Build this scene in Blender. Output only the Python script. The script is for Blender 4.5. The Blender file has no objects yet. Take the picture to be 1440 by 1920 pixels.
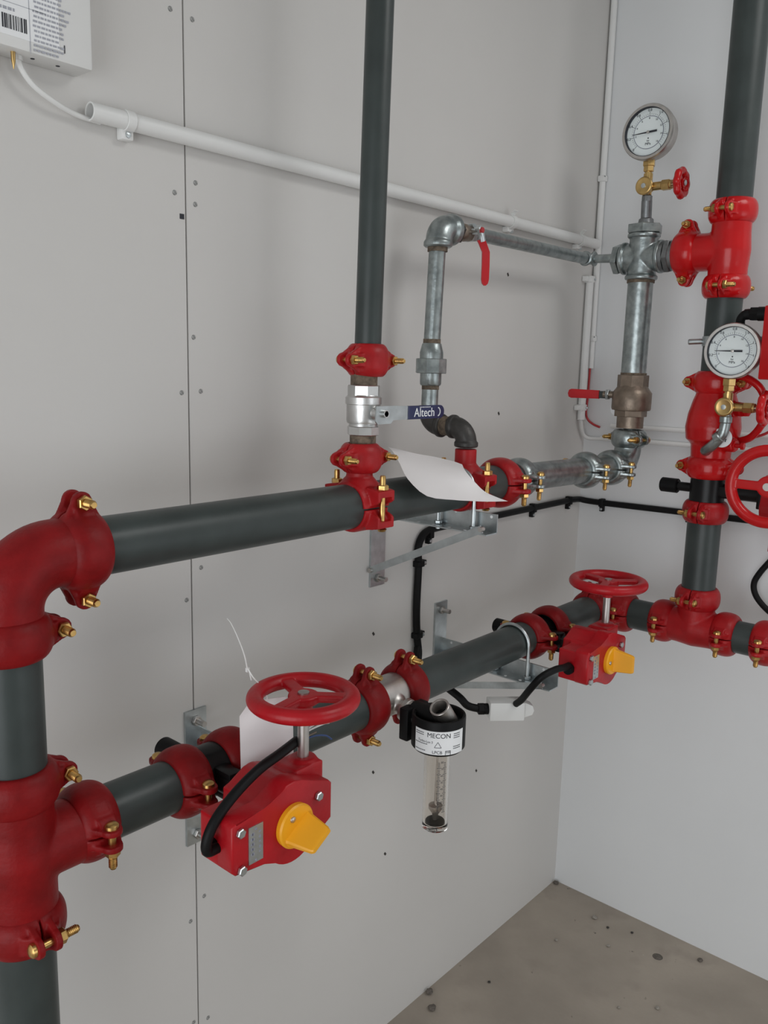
import bpy, bmesh, math, random
from mathutils import Vector as V, Matrix as M
S = bpy.context.scene
COL = S.collection
PI = math.pi
random.seed(4)

# ---------------------------------------------------------------- camera
cam = bpy.data.objects.new('camera', bpy.data.cameras.new('camera'))
COL.objects.link(cam)
cam.matrix_world = M(((0.75007966, -0.13358367, 0.64771592, 1.16996379),
                      (0.66088639, 0.11483487, -0.74164825, -2.20546322),
                      (0.02469172, 0.9843619, 0.17441893, 1.6), (0, 0, 0, 1)))
cam.data.sensor_fit = 'VERTICAL'
cam.data.sensor_height = 24
cam.data.lens = 1582.305 / 1920 * 24
cam.data.clip_start = .02
S.camera = cam

# ---------------------------------------------------------------- light
S.view_settings.view_transform = 'Standard'
S.view_settings.look = 'None'
S.view_settings.gamma = 1
S.view_settings.use_curve_mapping = False
S.view_settings.exposure = 0.0
W = bpy.data.worlds.new('world'); S.world = W; W.use_nodes = True
W.node_tree.nodes['Background'].inputs[0].default_value = (.80, .90, 1, 1)
W.node_tree.nodes['Background'].inputs[1].default_value = .6


def area(name, loc, to, sx, sy, power, col):
    l = bpy.data.lights.new(name, 'AREA'); l.shape = 'RECTANGLE'; l.size = sx; l.size_y = sy
    l.energy = power; l.color = col
    o = bpy.data.objects.new(name, l); COL.objects.link(o)
    o.location = loc
    o.rotation_euler = (V(to) - V(loc)).to_track_quat('-Z', 'Y').to_euler()
    return o


# daylight entering by the open doorway behind the camera; the other two are added fills
area('doorway_daylight', (1.35, -3.93, 1.1), (1.35, 0, 1.1), 2.2, 2.0, 36, (.96, .985, 1))
area('added_roof_fill', (1.75, -.60, 2.83), (1.75, -.60, 0), .95, .8, 12, (1, .99, .965))  # added overhead fill that balances the wall brightness
area('added_side_fill', (2.93, -.95, .95), (0, -.95, .95), 1.3, 1.3, 7, (.98, .985, 1))  # added fill from the right for pipe highlights and the left wall


# ---------------------------------------------------------------- materials
def mat(name, col, rough=.5, metal=0, var=.06, scale=18, bump=0, bscale=120, spec=.5, col2=None, thr=None, coat=0):
    m = bpy.data.materials.new(name); m.use_nodes = True
    nt = m.node_tree; b = nt.nodes['Principled BSDF']
    b.inputs['Roughness'].default_value = rough
    b.inputs['Metallic'].default_value = metal
    b.inputs['Specular IOR Level'].default_value = spec
    b.inputs['Coat Weight'].default_value = coat
    tc = nt.nodes.new('ShaderNodeTexCoord')
    n = nt.nodes.new('ShaderNodeTexNoise'); n.inputs['Scale'].default_value = scale; n.inputs['Detail'].default_value = 6
    nt.links.new(tc.outputs['Object'], n.inputs['Vector'])
    r = nt.nodes.new('ShaderNodeValToRGB')
    c2 = col2 or [max(0, c * (1 - 2 * var)) for c in col]
    c1 = col if col2 else [min(1, c * (1 + var)) for c in col]
    r.color_ramp.elements[0].color = (*c2, 1); r.color_ramp.elements[1].color = (*c1, 1)
    r.color_ramp.elements[0].position, r.color_ramp.elements[1].position = thr or (.3, .7)
    nt.links.new(n.outputs['Fac'], r.inputs['Fac']); nt.links.new(r.outputs['Color'], b.inputs['Base Color'])
    if bump:
        n2 = nt.nodes.new('ShaderNodeTexNoise'); n2.inputs['Scale'].default_value = bscale; n2.inputs['Detail'].default_value = 3
        nt.links.new(tc.outputs['Object'], n2.inputs['Vector'])
        bp = nt.nodes.new('ShaderNodeBump'); bp.inputs['Strength'].default_value = bump; bp.inputs['Distance'].default_value = .002
        nt.links.new(n2.outputs['Fac'], bp.inputs['Height']); nt.links.new(bp.outputs['Normal'], b.inputs['Normal'])
    return m


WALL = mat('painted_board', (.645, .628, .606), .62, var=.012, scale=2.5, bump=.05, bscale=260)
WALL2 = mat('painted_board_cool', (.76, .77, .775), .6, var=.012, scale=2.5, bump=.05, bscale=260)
IRON = mat('dull_steel', (.25, .26, .265), .42, .9, var=.15, scale=50, bump=.2, bscale=120)
INKP = mat('pale_print', (.42, .43, .48), .6)
BARE = mat('bare_board', (.55, .545, .535), .8, var=.05, scale=3)
RED = mat('red_paint', (.225, .0055, .007), .46, var=.12, scale=30, bump=.25, bscale=170, spec=.2)
REDM = mat('red_paint_cleaner', (.38, .009, .012), .40, var=.10, scale=30, bump=.2, bscale=170, spec=.3)
REDG = mat('red_gear_paint', (.42, .006, .012), .36, var=.08, scale=25, bump=.15, bscale=170, spec=.35)
RED2 = mat('red_gloss_paint', (.52, .006, .008), .22, var=.05, scale=20, bump=.1, bscale=140, spec=.4)
GREY = mat('grey_pipe_paint', (.046, .057, .055), .36, var=.12, scale=14, bump=.05, bscale=200, spec=.35)
GALV = mat('galvanised_steel', (.44, .48, .48), .33, .9, scale=55, bump=.25, bscale=90, col2=(.20, .23, .23), thr=(.25, .75))
ZINC = mat('zinc_plate', (.55, .59, .60), .34, 1, var=.1, scale=40)
STEEL = mat('stainless_steel', (.55, .525, .50), .38, 1, var=.06, scale=60)
NICKEL = mat('nickel_plate', (.66, .66, .65), .32, 1, var=.06, scale=30, bump=.15, bscale=120)
DARKIRON = mat('black_malleable_iron', (.060, .057, .054), .45, .5, var=.15, scale=30, bump=.3, bscale=150)
BRONZE = mat('bronze', (.27, .215, .17), .42, .85, var=.15, scale=40, bump=.25, bscale=160)
BRASS = mat('brass', (.62, .42, .17), .30, 1, var=.10, scale=60)
BOLT = mat('yellow_zinc', (.66, .42, .15), .30, 1, var=.18, scale=80)
HEMP = mat('thread_sealant', (.16, .12, .085), .8, var=.3, scale=120, bump=.5, bscale=300)
BLACK = mat('black_rubber', (.006, .006, .0065), .5, var=.1, spec=.18)
BLKPAINT = mat('black_paint', (.007, .007, .0075), .32, var=.1, bump=.1, spec=.25)
WHITE = mat('white_plastic', (.78, .78, .765), .40, var=.01, scale=5)
PAPER = mat('paper', (.80, .77, .765), .75, var=.015, scale=9)
LABEL = mat('label_white', (.85, .86, .87), .4, var=.01)
DIAL = mat('dial_white', (.80, .86, .86), .35, var=.01)
INK = mat('ink', (.02, .022, .03), .6)
INKG = mat('ink_grey', (.27, .28, .34), .6)
YELLOW = mat('yellow_plastic', (.88, .40, .012), .38, var=.03, scale=10)
NAVY = mat('navy_sleeve', (.010, .014, .075), .35)
REDSL = mat('red_vinyl', (.52, .010, .016), .32)
REDW = mat('red_wire', (.45, .03, .035), .4)
BLUEW = mat('blue_wire', (.03, .07, .2), .4)
GAP = mat('joint_shadow_gap', (.10, .10, .09), .9)
SPOT = mat('filler_grey', (.33, .33, .32), .7, var=.35, scale=260)
CRUMB = mat('crumb', (.34, .31, .27), .9, var=.2, scale=200)
DIRT = mat('dirt_brown', (.13, .112, .095), .9, var=.2, scale=200)
DCRUMB = mat('dark_crumb', (.05, .045, .04), .9, var=.2, scale=200)
GLASS = bpy.data.materials.new('clear_plastic'); GLASS.use_nodes = True
_b = GLASS.node_tree.nodes['Principled BSDF']
_b.inputs['Base Color'].default_value = (.96, .93, .89, 1); _b.inputs['Roughness'].default_value = .03
_b.inputs['Transmission Weight'].default_value = 1; _b.inputs['IOR'].default_value = 1.38


def concrete():
    m = mat('concrete', (.345, .30, .25), .9, var=.12, scale=3.2, bump=.3, bscale=90)
    nt = m.node_tree; b = nt.nodes['Principled BSDF']
    src = b.inputs['Base Color'].links[0].from_socket
    tc = [n for n in nt.nodes if n.type == 'TEX_COORD'][0]
    last = src
    for sc, lo, hi, c in ((26, .70, .74, (.12, .105, .09, 1)), (55, .73, .76, (.55, .52, .48, 1)), (7, .58, .75, (.29, .25, .21, 1))):
        n = nt.nodes.new('ShaderNodeTexNoise'); n.inputs['Scale'].default_value = sc; n.inputs['Detail'].default_value = 4
        nt.links.new(tc.outputs['Object'], n.inputs['Vector'])
        r = nt.nodes.new('ShaderNodeValToRGB'); r.color_ramp.elements[0].position = lo; r.color_ramp.elements[1].position = hi
        nt.links.new(n.outputs['Fac'], r.inputs['Fac'])
        mx = nt.nodes.new('ShaderNodeMixRGB'); mx.inputs['Color2'].default_value = c
        nt.links.new(r.outputs['Color'], mx.inputs['Fac']); nt.links.new(last, mx.inputs['Color1'])
        last = mx.outputs['Color']
    nt.links.new(last, b.inputs['Base Color'])
    return m


CONC = concrete()

# ---------------------------------------------------------------- mesh helpers
X, Y, Z = V((1, 0, 0)), V((0, 1, 0)), V((0, 0, 1))


def frame(n):
    n = V(n).normalized()
    a = Z if abs(n.z) < .9 else X
    u = a.cross(n).normalized()
    return u, n.cross(u), n


def loft(bm, rings, closed=True, cap0=True, cap1=True):
    """rings: lists of verts; a ring of one vertex is a pole"""
    for A, B in zip(rings, rings[1:]):
        n = max(len(A), len(B))
        for i in range(n if closed else n - 1):
            j = (i + 1) % n
            if len(A) == 1:
                f = (A[0], B[i], B[j])
            elif len(B) == 1:
                f = (A[i], B[0], A[j])
            else:
                f = (A[i], B[i], B[j], A[j])
            try: bm.faces.new(f)
            except ValueError: pass
    if cap0 and len(rings[0]) > 2: bm.faces.new(rings[0])
    if cap1 and len(rings[-1]) > 2: bm.faces.new(rings[-1][::-1])


def lathe(bm, p, ax, prof, seg=40, cap0=True, cap1=True, sq=1.0):
    u, v, n = frame(ax); p = V(p); rings = []
    for t, r in prof:
        if r < 1e-6:
            rings.append([bm.verts.new(p + n * t)])
        else:
            rings.append([bm.verts.new(p + n * t + u * (r * math.cos(2 * PI * i / seg)) + v * (r * sq * math.sin(2 * PI * i / seg))) for i in range(seg)])
    loft(bm, rings, True, cap0, cap1)
    return bm


def cyl(bm, a, b, r, r1=None, seg=32, bev=0):
    a, b = V(a), V(b); L = (b - a).length; r1 = r if r1 is None else r1
    pr = [(0, r), (L, r1)] if not bev else [(0, r - bev), (bev, r), (L - bev, r1), (L, r1 - bev)]
    return lathe(bm, a, b - a, pr, seg)


def ringtube(bm, a, b, ro, ri, seg=40, bev=.001):
    a, b = V(a), V(b); L = (b - a).length
    return lathe(bm, a, b - a, [(.001, ri), (0, ri + bev), (0, ro - bev), (bev, ro), (L - bev, ro), (L, ro - bev), (L, ri + bev), (L - .001, ri), (.001, ri)], seg, False, False)


def hexa(bm, a, b, r, rot=0, n=6, bev=.0012):
    a, b = V(a), V(b); u, v, ax = frame(b - a); L = (b - a).length
    rings = []
    for t, rr in ((0, r - bev), (bev, r), (L - bev, r), (L, r - bev)):
        rings.append([bm.verts.new(a + ax * t + u * rr * math.cos(2 * PI * i / n + rot) + v * rr * math.sin(2 * PI * i / n + rot)) for i in range(n)])
    loft(bm, rings)
    return bm


def smoothpath(pts, k=8):
    pts = [V(p) for p in pts]
    P = [pts[0] * 2 - pts[1]] + pts + [pts[-1] * 2 - pts[-2]]
    out = []
    for i in range(1, len(P) - 2):
        a, b, c, d = P[i - 1:i + 3]
        for j in range(k):
            t = j / k
            out.append(.5 * ((2 * b) + (c - a) * t + (2 * a - 5 * b + 4 * c - d) * t * t + (3 * b - a - 3 * c + d) * t ** 3))
    out.append(pts[-1])
    return out


def tube(bm, pts, r, seg=12, k=8, smooth=True, rads=None):
    pts = smoothpath(pts, k) if smooth else [V(p) for p in pts]
    u = None; rings = []
    for i, p in enumerate(pts):
        d = (pts[min(i + 1, len(pts) - 1)] - pts[max(i - 1, 0)]).normalized()
        if u is None: u = frame(d)[0]
        u = (u - d * u.dot(d)).normalized(); w = d.cross(u)
        rr = rads(i / (len(pts) - 1)) if rads else r
        rings.append([bm.verts.new(p + (u * math.cos(2 * PI * j / seg) + w * math.sin(2 * PI * j / seg)) * rr) for j in range(seg)])
    loft(bm, rings)
    return bm


def arcpts(corner, d0, d1, R, n=14, ext=0):
    """elbow centreline: arrives along d0, leaves along d1, the corner point at `corner`"""
    c, d0, d1 = V(corner), V(d0).normalized(), V(d1).normalized()
    o = c - d0 * R + d1 * R
    pts = [o - d1 * R * math.cos(t * PI / 2 / n) + d0 * R * math.sin(t * PI / 2 / n) for t in range(n + 1)]
    if ext: pts = [pts[0] - d0 * ext] + pts + [pts[-1] + d1 * ext]
    return pts


def box(bm, c, h, ax=(X, Y, Z), bev=0, seg=2):
    c = V(c); vs = []
    for sx in (-1, 1):
        for sy in (-1, 1):
            for sz in (-1, 1):
                vs.append(bm.verts.new(c + ax[0] * (sx * h[0]) + ax[1] * (sy * h[1]) + ax[2] * (sz * h[2])))
    fs = [bm.faces.new([vs[i] for i in q]) for q in ((0, 1, 3, 2), (4, 6, 7, 5), (0, 4, 5, 1), (2, 3, 7, 6), (0, 2, 6, 4), (1, 5, 7, 3))]
    if bev:
        es = list({e for f in fs for e in f.edges})
        bmesh.ops.bevel(bm, geom=es, offset=bev, segments=seg, affect='EDGES', profile=.5)
    return bm


def prism(bm, poly, O, U, W_, N, d0, d1, bev=0, seg=2, bevall=False):
    O, U, W_, N = V(O), V(U), V(W_), V(N)
    A = [bm.verts.new(O + U * a + W_ * b + N * d0) for a, b in poly]
    B = [bm.verts.new(O + U * a + W_ * b + N * d1) for a, b in poly]
    loft(bm, [A, B])
    if bev:
        es = [e for e in bm.edges if (e.verts[0] in B and e.verts[1] in B) or (bevall and e.verts[0] in A and e.verts[1] in A)]
        bmesh.ops.bevel(bm, geom=es, offset=bev, segments=seg, affect='EDGES', profile=.5)
    return bm


def torus(bm, c, n, R, r, seg=64, sec=14, sq=1):
    u, v, n = frame(n); c = V(c); rings = []
    for i in range(seg):
        d = u * math.cos(2 * PI * i / seg) + v * math.sin(2 * PI * i / seg)
        rings.append([bm.verts.new(c + d * (R + r * math.cos(2 * PI * j / sec)) + n * r * sq * math.sin(2 * PI * j / sec)) for j in range(sec)])
    for i in range(seg):
        A, B = rings[i], rings[(i + 1) % seg]
        for j in range(sec):
            bm.faces.new((A[j], B[j], B[(j + 1) % sec], A[(j + 1) % sec]))
    return bm


def B(): return bmesh.new()


def cast(bm, vox=.0022, it=5):
    """melt overlapping pieces into one rounded casting"""
    bmesh.ops.recalc_face_normals(bm, faces=bm.faces)
    me = bpy.data.meshes.new('tmp'); bm.to_mesh(me); bm.free()
    o = bpy.data.objects.new('tmp', me); COL.objects.link(o)
    r = o.modifiers.new('r', 'REMESH'); r.mode = 'VOXEL'; r.voxel_size = vox
    s = o.modifiers.new('s', 'SMOOTH'); s.iterations = it; s.factor = .5
    dg = bpy.context.evaluated_depsgraph_get()
    m2 = bpy.data.meshes.new_from_object(o.evaluated_get(dg))
    bpy.data.objects.remove(o); bpy.data.meshes.remove(me)
    nb = bmesh.new(); nb.from_mesh(m2); bpy.data.meshes.remove(m2)
    return nb


ROOT = {}


def tagit(o, label=None, cat=None, group=None, kind=None):
    if label: o['label'] = label
    if cat: o['category'] = cat
    if group: o['group'] = group
    if kind: o['kind'] = kind


def thing(name, label, cat, mat4, group=None):
    o = bpy.data.objects.new(name, None); COL.objects.link(o)
    if not isinstance(mat4, M): mat4 = M.Translation(V(mat4))
    o.matrix_basis = mat4; o.empty_display_size = .02
    ROOT[o.name] = mat4
    tagit(o, label, cat, group)
    return o


def mesh(name, bm, m, ang=38):
    bmesh.ops.recalc_face_normals(bm, faces=bm.faces)
    me = bpy.data.meshes.new(name); bm.to_mesh(me); bm.free()
    for p in me.polygons: p.use_smooth = True
    me.set_sharp_from_angle(angle=math.radians(ang))
    me.materials.append(m)
    return me


def rootmat(p):
    while p.parent: p = p.parent
    return ROOT[p.name]


def part(name, bm, m, parent, local=False, ang=38, label=None):
    if isinstance(bm, bpy.types.Mesh):
        me = bm
    else:
        if not local: bm.transform(rootmat(parent).inverted())
        me = mesh(name, bm, m, ang)
    o = bpy.data.objects.new(name, me); COL.objects.link(o); o.parent = parent
    if label: o['label'] = label
    return o


def solo(name, bm, m, label, cat, org, group=None, ang=38, kind=None):
    T = M.Translation(V(org)); bm.transform(T.inverted())
    o = bpy.data.objects.new(name, mesh(name, bm, m, ang)); COL.objects.link(o)
    o.matrix_basis = T; ROOT[o.name] = T
    tagit(o, label, cat, group, kind)
    return o


def textbm(s, size, O, U, N, align='CENTER', depth=.0002, wrap=None):
    """flat lettering at O, reading along U, facing N; wrap=(axis point, radius) bends it round a vertical cylinder"""
    cu = bpy.data.curves.new('t', 'FONT'); cu.body = s; cu.size = size; cu.align_x = align; cu.align_y = 'CENTER'; cu.extrude = depth
    o = bpy.data.objects.new('t', cu); COL.objects.link(o)
    me = bpy.data.meshes.new_from_object(o.evaluated_get(bpy.context.evaluated_depsgraph_get()))
    bpy.data.objects.remove(o); bpy.data.curves.remove(cu)
    b = bmesh.new(); b.from_mesh(me); bpy.data.meshes.remove(me)
    U, N = V(U).normalized(), V(N).normalized(); W_ = N.cross(U)
    if wrap:
        bmesh.ops.subdivide_edges(b, edges=[e for e in b.edges if e.calc_length() > .004], cuts=2)
        c, r, a0, z0 = wrap
        for v in b.verts:
            a = a0 + v.co.x / r; rr = r + v.co.z
            v.co = V((c[0] + rr * math.cos(a), c[1] + rr * math.sin(a), z0 + v.co.y))
    else:
        O = V(O)
        for v in b.verts: v.co = O + U * v.co.x + W_ * v.co.y + N * v.co.z
    return b


def merge(dst, src):
    me = bpy.data.meshes.new('m'); src.to_mesh(me); src.free(); dst.from_mesh(me); bpy.data.meshes.remove(me)
    return dst


# ---------------------------------------------------------------- the room
def struct(name, bm, m):
    o = bpy.data.objects.new(name, mesh(name, bm, m)); COL.objects.link(o); o['kind'] = 'structure'; ROOT[o.name] = M(); return o


YF, XR, ZC = -3.95, 2.95, 2.85
b = B()
box(b, (-.006, (YF - 1.3645) / 2, ZC / 2), (.006, (-1.3645 - YF) / 2, ZC / 2))
box(b, (-.006, -1.3615 / 2, ZC / 2), (.006, 1.3615 / 2, ZC / 2))
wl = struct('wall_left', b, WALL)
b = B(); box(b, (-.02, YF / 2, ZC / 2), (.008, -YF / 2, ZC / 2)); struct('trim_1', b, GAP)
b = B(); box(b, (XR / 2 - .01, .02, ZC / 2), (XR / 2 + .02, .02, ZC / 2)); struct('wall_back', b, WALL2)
def slab(bm, a0, a1, b0, b1, hole, put):
    h0, h1, k0, k1 = hole
    for p0, p1, q0, q1 in ((a0, h0, b0, b1), (h1, a1, b0, b1), (h0, h1, b0, k0), (h0, h1, k1, b1)):
        if p1 - p0 > 1e-4 and q1 - q0 > 1e-4: put(bm, (p0 + p1) / 2, (q0 + q1) / 2, (p1 - p0) / 2, (q1 - q0) / 2)


b = B(); slab(b, YF, 0, 0, ZC, (-1.65, -.25, .25, 1.65), lambda m, c, d, h, k: box(m, (XR + .02, c, d), (.02, h, k))); struct('wall_right', b, BARE)
b = B(); slab(b, 0, XR, 0, ZC, (.20, 2.50, 0, 2.15), lambda m, c, d, h, k: box(m, (c, YF - .02, d), (h, .02, k))); struct('wall_front', b, BARE)
b = B(); box(b, (XR / 2, YF / 2, -.02), (XR / 2 + .03, -YF / 2 + .03, .02)); struct('floor', b, CONC)
b = B(); slab(b, 0, XR, YF, 0, (1.26, 2.24, -1.01, -.19), lambda m, c, d, h, k: box(m, (c, d, ZC + .02), (h, k, .02))); struct('ceiling', b, BARE)

# ---------------------------------------------------------------- grooved couplings
KIND = {}


def coupling_meshes(r, R, w, bd, er, m):
    """local frame: pipe axis Z, ears along X, bolts along Y (nut on +Y)"""
    key = (r, R, w, bd, er, m.name)
    if key in KIND: return KIND[key]
    b = B()
    n = 26
    prof = [(-w / 2, r - .002)] + [(w / 2 * q, r + .0035 + (R - r - .0035) * (1 - abs(q) ** 2.6) ** .75) for q in (-1, -.94, -.84, -.7, -.5, -.25, 0, .25, .5, .7, .84, .94, 1)] + [(w / 2, r - .002)]
    rings = []
    for i in range(n + 1):
        a = math.radians(1.2) + (PI - math.radians(2.4)) * i / n
        rings.append([b.verts.new((rr * math.cos(a), rr * math.sin(a), z)) for z, rr in prof])
    loft(b, rings)
    for s in (-1, 1):                       # bolt pads
        x0 = r + .003; x1 = bd; poly = [(x0, -w * .42), (x0 + .004, -w * .42)]
        for k in range(9):
            a = -PI / 2 + PI * k / 8
            poly.append((x1 + er * math.cos(a), er * math.sin(a)))
        poly += [(x0 + .004, w * .42), (x0, w * .42)]
        prism(b, poly, (0, 0, 0), X * s, Z, Y, er * .5, er * 1.12)
        prism(b, [(r + .001, .0012), (r + .008, .0012), (bd - er * .35, er * .5), (bd, er * .75), (bd - er * .2, er * 1.1), ((r + bd) / 2, er * 1.75), (r + .002, er * 2.1)], (0, 0, 0), X * s, Y, Z, -er * .92, er * .92)
    half = mesh('housing_half', cast(b, .0016, 4), m)
    # bolt: oval head, shank, threaded end
    c = er * 1.12; br = er * .37
    b = B()
    lathe(b, (bd, 0, 0), Y, [(-c - .0075, 0), (-c - .0072, br * 1.1), (-c - .0045, br * 1.75), (-c, br * 1.8), (-c, br), (c + .024, br), (c + .0265, br * .75), (c + .0265, 0)], 18)
    for k in range(7):
        torus(b, (bd, c + .0105 + k * .0021, 0), Y, br, .0006, 16, 5)
    bolt = mesh('bolt', b, BOLT)
    b = B(); hexa(b, (bd, c, 0), (bd, c + .0085, 0), br * 1.95)
    nut = mesh('nut', b, BOLT)
    KIND[key] = (half, bolt, nut, bd)
    return KIND[key]


def coupling(c, a, e, bdir, label, r=.038, R=.0525, w=.052, bd=.0615, er=.0135, m=None, group='red pipe couplings', name='pipe_coupling', cat='coupling'):
    m = m or RED
    a, e = V(a).normalized(), V(e).normalized()
    y = a.cross(e)
    if y.dot(V(bdir)) < 0: a = -a; y = -y
    mt = M((e, y, a)).transposed().to_4x4(); mt.translation = V(c)
    t = thing(name, label, cat, mt, group)
    half, bolt, nut, bd = coupling_meshes(r, R, w, bd, er, m)
    part('housing_half', half, None, t)
    o = part('housing_half', half, None, t); o.rotation_euler = (0, 0, PI)
    bo = part('bolt', bolt, None, t); part('nut', nut, None, bo)
    bo2 = part('bolt', bolt, None, t); bo2.location = (-2 * bd, 0, 0); part('nut', nut, None, bo2)
    return t


x0, ZU, ZL, yL, yR, xR, ZR = .205, 1.36, .992, -1.775, -.22, .446, .986


def pipe(p0, p1, r, m, label, name='grey_pipe', cat='pipe', group='grey painted pipes'):
    b = B(); p0, p1 = V(p0), V(p1)
    lathe(b, p0, p1 - p0, [(0, r - .003), (0, r - .0006), (.0006, r), ((p1 - p0).length - .0006, r), ((p1 - p0).length, r - .0006), ((p1 - p0).length, r - .003)], 56)
    return solo(name, b, m, label, cat, p0, group)


G = GREY
pipe((x0, -1.70, ZU), (x0, -.745, ZU), .038, G, 'long grey horizontal pipe of the upper run passing under the paper sheet')
pipe((x0, yL, 1.285), (x0, yL, 1.06), .038, G, 'grey vertical pipe at the left edge between red elbow and red tee')
pipe((x0, yL, .905), (x0, yL, 0), .038, G, 'grey vertical pipe running down to the floor under the leftmost red tee')
pipe((x0, -1.69, ZL), (x0, -1.535, ZL), .038, G, 'short grey pipe between the leftmost red tee and the first butterfly valve')
pipe((x0, -1.45, ZL), (x0, -1.135, ZL), .038, G, 'grey pipe of the lower run partly hidden behind the near red handwheel')
pipe((x0, -1.045, ZL), (x0, -.575, ZL), .038, G, 'grey pipe of the lower run held by the shiny U-bolt above the white junction box')
pipe((x0, -.505, ZL), (x0, -.275, ZL), .038, G, 'short grey pipe behind the far red handwheel, next to the corner elbow')
pipe((.262, yR, ZR), (.375, yR, ZR), .038, G, 'short grey pipe between the corner elbow and the lower right red tee')
pipe((.515, yR, ZR), (.625, yR, ZR), .038, G, 'short grey pipe right of the lower right red tee')
pipe((xR, yR, 1.05), (xR, yR, 1.275), .0385, G, 'grey riser pipe standing on the lower right red tee')
pipe((xR, yR, 1.56), (xR, yR, 1.79), .0385, G, 'grey riser pipe behind the lower pressure gauge')
pipe((xR, yR, 1.945), (xR, yR, 2.85), .0385, G, 'thick grey riser pipe going up out of the top right red tee')
pipe((x0, -1.1525, 1.597), (x0, -1.124, 2.85), .0222, G, 'slim grey pipe rising from the lever valve past the white conduit')

# --- couplings, left
coupling((x0, -1.680, ZU), Y, Z, X, 'red coupling joining the top left red elbow to the upper grey pipe')
coupling((x0, yL, 1.268), Z, Y, X, 'red coupling under the top left red elbow')
coupling((x0, yL, 1.078), Z, Y, X, 'red coupling on top of the leftmost red tee')
coupling((x0, yL, .893), Z, X, Y, 'red coupling below the leftmost red tee with a horizontal bolt')
coupling((x0, -1.683, ZL), Y, X, -Z, 'red coupling on the side outlet of the leftmost red tee')
coupling((x0, -1.532, ZL), Y, X, -Z, 'red coupling left of the first butterfly valve, before the zinc wall plate')
coupling((x0, -1.445, ZL), Y, X, -Z, 'red coupling half hidden behind the hanging white tag')
coupling((x0, -1.143, ZL), Y, Z, X, 'red coupling left of the steel spool that feeds the flow meter')
coupling((x0, -1.030, ZL), Y, Z, X, 'red coupling right of the steel spool that feeds the flow meter')
coupling((x0, -.588, ZL), Y, X, -Z, 'red coupling beside the shiny U-bolt, left of the far butterfly valve')
coupling((x0, -.497, ZL), Y, X, -Z, 'red coupling right of the far butterfly valve')
coupling((x0, -.287, ZL - .003), Y, Z, X, 'red coupling under the far red handwheel at the corner elbow')
coupling((.262, yR, ZR), X, Y, -Z, 'red coupling right of the far handwheel shaft, on the corner elbow', m=REDM)
coupling((.369, yR, ZR), X, Y, -Z, 'red coupling on the left arm of the lower right red tee', m=REDM)
coupling((.521, yR, ZR), X, Y, -Z, 'red coupling on the right arm of the lower right red tee', m=REDM)
coupling((.612, yR, ZR), X, Y, -Z, 'red coupling cut by the right picture edge on the lowest run', m=REDM)
coupling((xR, yR, 1.061), Z, Y, -X, 'red coupling on the top arm of the lower right red tee', r=.0385, m=REDM)
coupling((xR, yR, 1.272), Z, Y, -X, 'red coupling under the black valve body on the riser', r=.0385, m=REDM)
coupling((xR, yR, 1.377), Z, X, -Y, 'glossy red coupling between black valve body and red check valve', r=.0385, m=RED2)
coupling((xR, yR, 1.573), Z, X, -Y, 'glossy red coupling on top of the red check valve, behind the lower gauge', r=.0385, m=RED2)
coupling((xR, yR, 1.787), Z, Y, X, 'glossy red coupling under the top right red tee with a long threaded bolt', r=.0385, m=RED2)
coupling((xR, yR, 1.950), Z, Y, -X, 'red coupling on top of the top right red tee', r=.0385, m=RED2)
coupling((.351, yR, 1.866), X, Z, -Y, 'glossy red coupling between the galvanised cross and the top right red tee', r=.0385, m=RED2)
coupling((x0, -1.1525, 1.603), Z, Y, X, 'small red coupling on the slim grey pipe above the lever valve', r=.0222, m=REDM, R=.037, w=.054, bd=.049, er=.0115)
coupling((x0, -1.164, 1.441), Z, Y, X, 'small red coupling below the lever valve, touching the paper sheet', r=.0222, m=REDM, R=.037, w=.05, bd=.049, er=.0115)
coupling((x0, -.738, ZU), Y, X, -Z, 'red coupling at the right corner of the paper sheet', m=REDM)
GD = V((.031, .48, 0)).normalized()
gx = lambda y: x0 + .031 * (y + .70) / .48
galvk = dict(r=.030, R=.0435, w=.044, bd=.0545, er=.012, m=GALV, group='galvanised pipe couplings')
coupling((gx(-.668), -.668, ZU + .004), GD, X, -Z, 'galvanised coupling right beside the red coupling at the paper corner', **galvk)
coupling((gx(-.405), -.405, ZU + .002), GD, X, -Z, 'galvanised coupling at the right end of the short galvanised pipe', **galvk)
coupling((gx(-.290), -.290, ZU), GD, X, -Z, 'galvanised coupling directly on the galvanised elbow end', **galvk)
coupling((.2405, yR, 1.429), Z, (.86, -.5, 0), (-.5, -.86, 0), 'galvanised coupling standing upright under the bronze valve', **galvk)


# ---------------------------------------------------------------- cast fittings
def elbow(corner, d0, d1, R, r, m, label, name='pipe_elbow', lip=0, lipw=.012, ext=.02, group=None, base=None):
    b = B(); d0, d1 = V(d0), V(d1)
    tube(b, arcpts(corner, d0, d1, R, 16, ext), r, 40, smooth=False)
    if lip:
        c = V(corner)
        for d in (-d0, d1):
            lathe(b, c + d * (R + ext - lipw), d, [(0, r), (.002, lip), (lipw - .002, lip), (lipw, r)], 40)
        b = cast(b, .0014, 4)
    return solo(name, b, m, label, 'elbow', base or corner, group)


elbow((x0, yL, ZU), Z, Y, .062, .0425, RED, 'large matt red elbow at the top left, turning into the upper pipe', ext=.02)
elbow((x0, yR, ZL - .003), Y, X, .045, .042, RED, 'red elbow in the room corner behind the far handwheel', ext=.01)


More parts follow.
